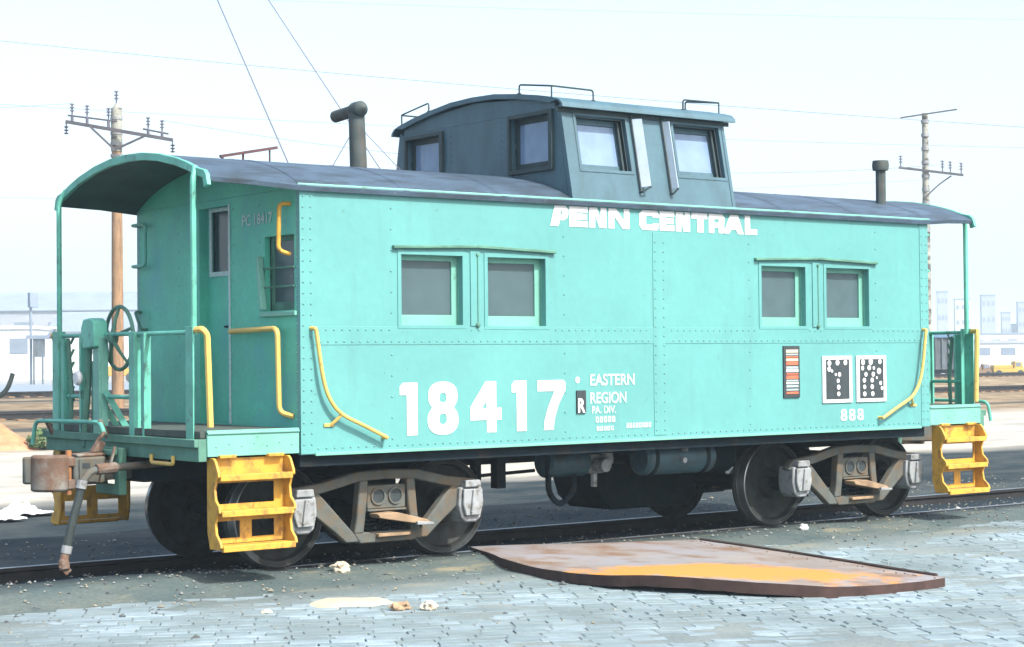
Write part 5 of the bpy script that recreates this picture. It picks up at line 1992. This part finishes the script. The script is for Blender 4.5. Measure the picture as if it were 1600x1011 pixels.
# low dark mast with a trough
ms = empty("loading_mast", (52.27, 128.9, ground_z(52.27, 128.9)), "thin dark mast with a box on top and a trough at the left", "mast")
MB().tube([(52.27, 128.9, -.2), (52.27, 128.9, 7.2)], 0.11, 8).build("pole", M_bblue, ms)
MB().box(52.05, 52.75, 128.5, 129.0, 6.1, 7.3).build("lamp_box", M_bblue, ms, bevel=0.03)
m = MB()
T = lambda p: Vector((52.9 + p.x * math.cos(FACE) - p.y * math.sin(FACE), 128.4 + p.x * math.sin(FACE) + p.y * math.cos(FACE), p.z))
m.T = T
m.prism([(-1.1, 3.55), (0.7, 3.55), (1.2, 4.35), (1.0, 4.35), (.6, 3.85), (-1.1, 3.85)], lambda u, v, w: Vector((u, w, v)), -.5, .5)
m.build("trough", M_bblue, ms)
m = MB(T)
m.box(-.55, .25, -.4, .4, 2.1, 3.549)
for ux in (-.5, .2):
    m.box(ux - .06, ux + .06, -.3, -.2, -.2, 2.099)
m.build("hopper_leg", M_hopper, ms)

# ribbed grey hopper car at the right, seen through the railing
hc = empty("hopper_car", (79.7, 57.9, 0.3), "grey ribbed hopper car with blue top seen past the caboose's far end", "freight car")
T = lambda p: Vector((79.6 + p.x * math.cos(FACE) - p.y * math.sin(FACE), 58.2 + p.x * math.sin(FACE) + p.y * math.cos(FACE), p.z))
MB(T).box(-1.35, 1.02, -1.2, 1.2, 0.75, 2.62).build("body", M_hopper, hc, bevel=0.02)
for k in range(7):
    MB(T).box(-1.35 + k * 0.385, -1.28 + k * 0.385, -1.29, -1.2001, 0.75, 2.60).build("rib", M_hopper, hc)
MB(T).box(-1.42, 1.08, -1.32, 1.25, 2.621, 2.95).build("top_rail", M_hoptop, hc, bevel=0.02)
for ux in (-0.95, 0.6):
    for sy in (-1.0, 0.9):
        m = MB(T)
        m.cyl((ux, sy, .42), (ux, sy + .12, .42), .40, n=18)
        m.build("wheel", M_dark, hc)
MB(T).box(-1.2, .9, -1.0, 1.0, 0.55, 0.749).build("frame", M_dark, hc)

# faint towers and blocks on the horizon, right
rnd = random.Random(21)
TW = [(466, 380, 6, 17.5, "slim pale tower left of the others on the right horizon"), (471, 376, 9, 15.5, "squat pale block between the slim tower and the wide tower"),
      (477.5, 371, 8, 16.5, "wide blue-grey tower standing highest on the right horizon"), (482, 367.5, 5, 12.0, "low pale block right of the wide tower"), (486.5, 364, 7, 14.6, "pale tower at the extreme right picture edge"),
      (498, 371, 20, 9, "long low block behind the towers on the right horizon")]
for i, (x, y, w, h, lab) in enumerate(TW):
    b = building("tower_block", x, y, w * .55, w * .8, h * 1.25, FACE - .2, M_bgrey if i != 1 else M_bwhite, M_bblue, lab, cols=3, rows=4, wz=0.35)
# low sheds nearer, right
building("warehouse", 196, 146, 30, 10, 3.4, FACE, M_bwhite, M_bgrey, "low white shed behind the yellow truck on the right", cols=9)
building("warehouse", 330, 252, 30, 14, 6.2, FACE, M_bwhite, M_bblue, "farther white shed below the towers on the right", cols=8)

# wooded hills on the left horizon
def hill(x0, y0, x1, y1, h, seed, lab):
    m = MB()
    n = 60
    V, F = [], []
    for i in range(n + 1):
        t = i / n
        bx, by = x0 + (x1 - x0) * t, y0 + (y1 - y0) * t
        e = math.sin(math.pi * min(1, max(0, t))) ** 0.5
        top = h * e * (0.75 + 0.35 * noise.noise(Vector((t * 5, seed, 0))) + 0.08 * noise.noise(Vector((t * 40, seed, 2))))
        for k, (dd, zz_) in enumerate(((0, -2), (25, top * .55), (60, top), (140, top * .8), (260, -2))):
            V.append((bx + dd * 0.4, by + dd, zz_))
    for i in range(n):
        for k in range(4):
            a = i * 5 + k
            F.append((a, a + 5, a + 6, a + 1))
    m.add(V, F)
    o = m.build("hill", M_hill, smooth=60)
    o["kind"] = "structure"
hill(330, 1230, 560, 1030, 36, 1.0, "")
hill(470, 1010, 760, 860, 50, 2.0, "")

# ------------------------------------------------------------------ haze: one even box of air round everything
def haze():
    m = MB()
    m.box(-3200, 4200, -1600, 5200, -3.5, 58)
    mt = bpy.data.materials.new("haze_air")
    mt.use_nodes = True
    N, L = mt.node_tree.nodes, mt.node_tree.links
    N.remove(N["Principled BSDF"])
    v = N.new("ShaderNodeVolumePrincipled")
    v.inputs["Color"].default_value = (0.72, 0.90, 1.0, 1)
    v.inputs["Density"].default_value = 0.0010
    v.inputs["Anisotropy"].default_value = 0.0
    L.new(v.outputs[0], N["Material Output"].inputs["Volume"])
    o = m.build("haze", mt, smooth=0)
    o["kind"] = "stuff"
    o["label"] = "pale haze hanging over the whole yard"
    o["category"] = "haze"
haze()
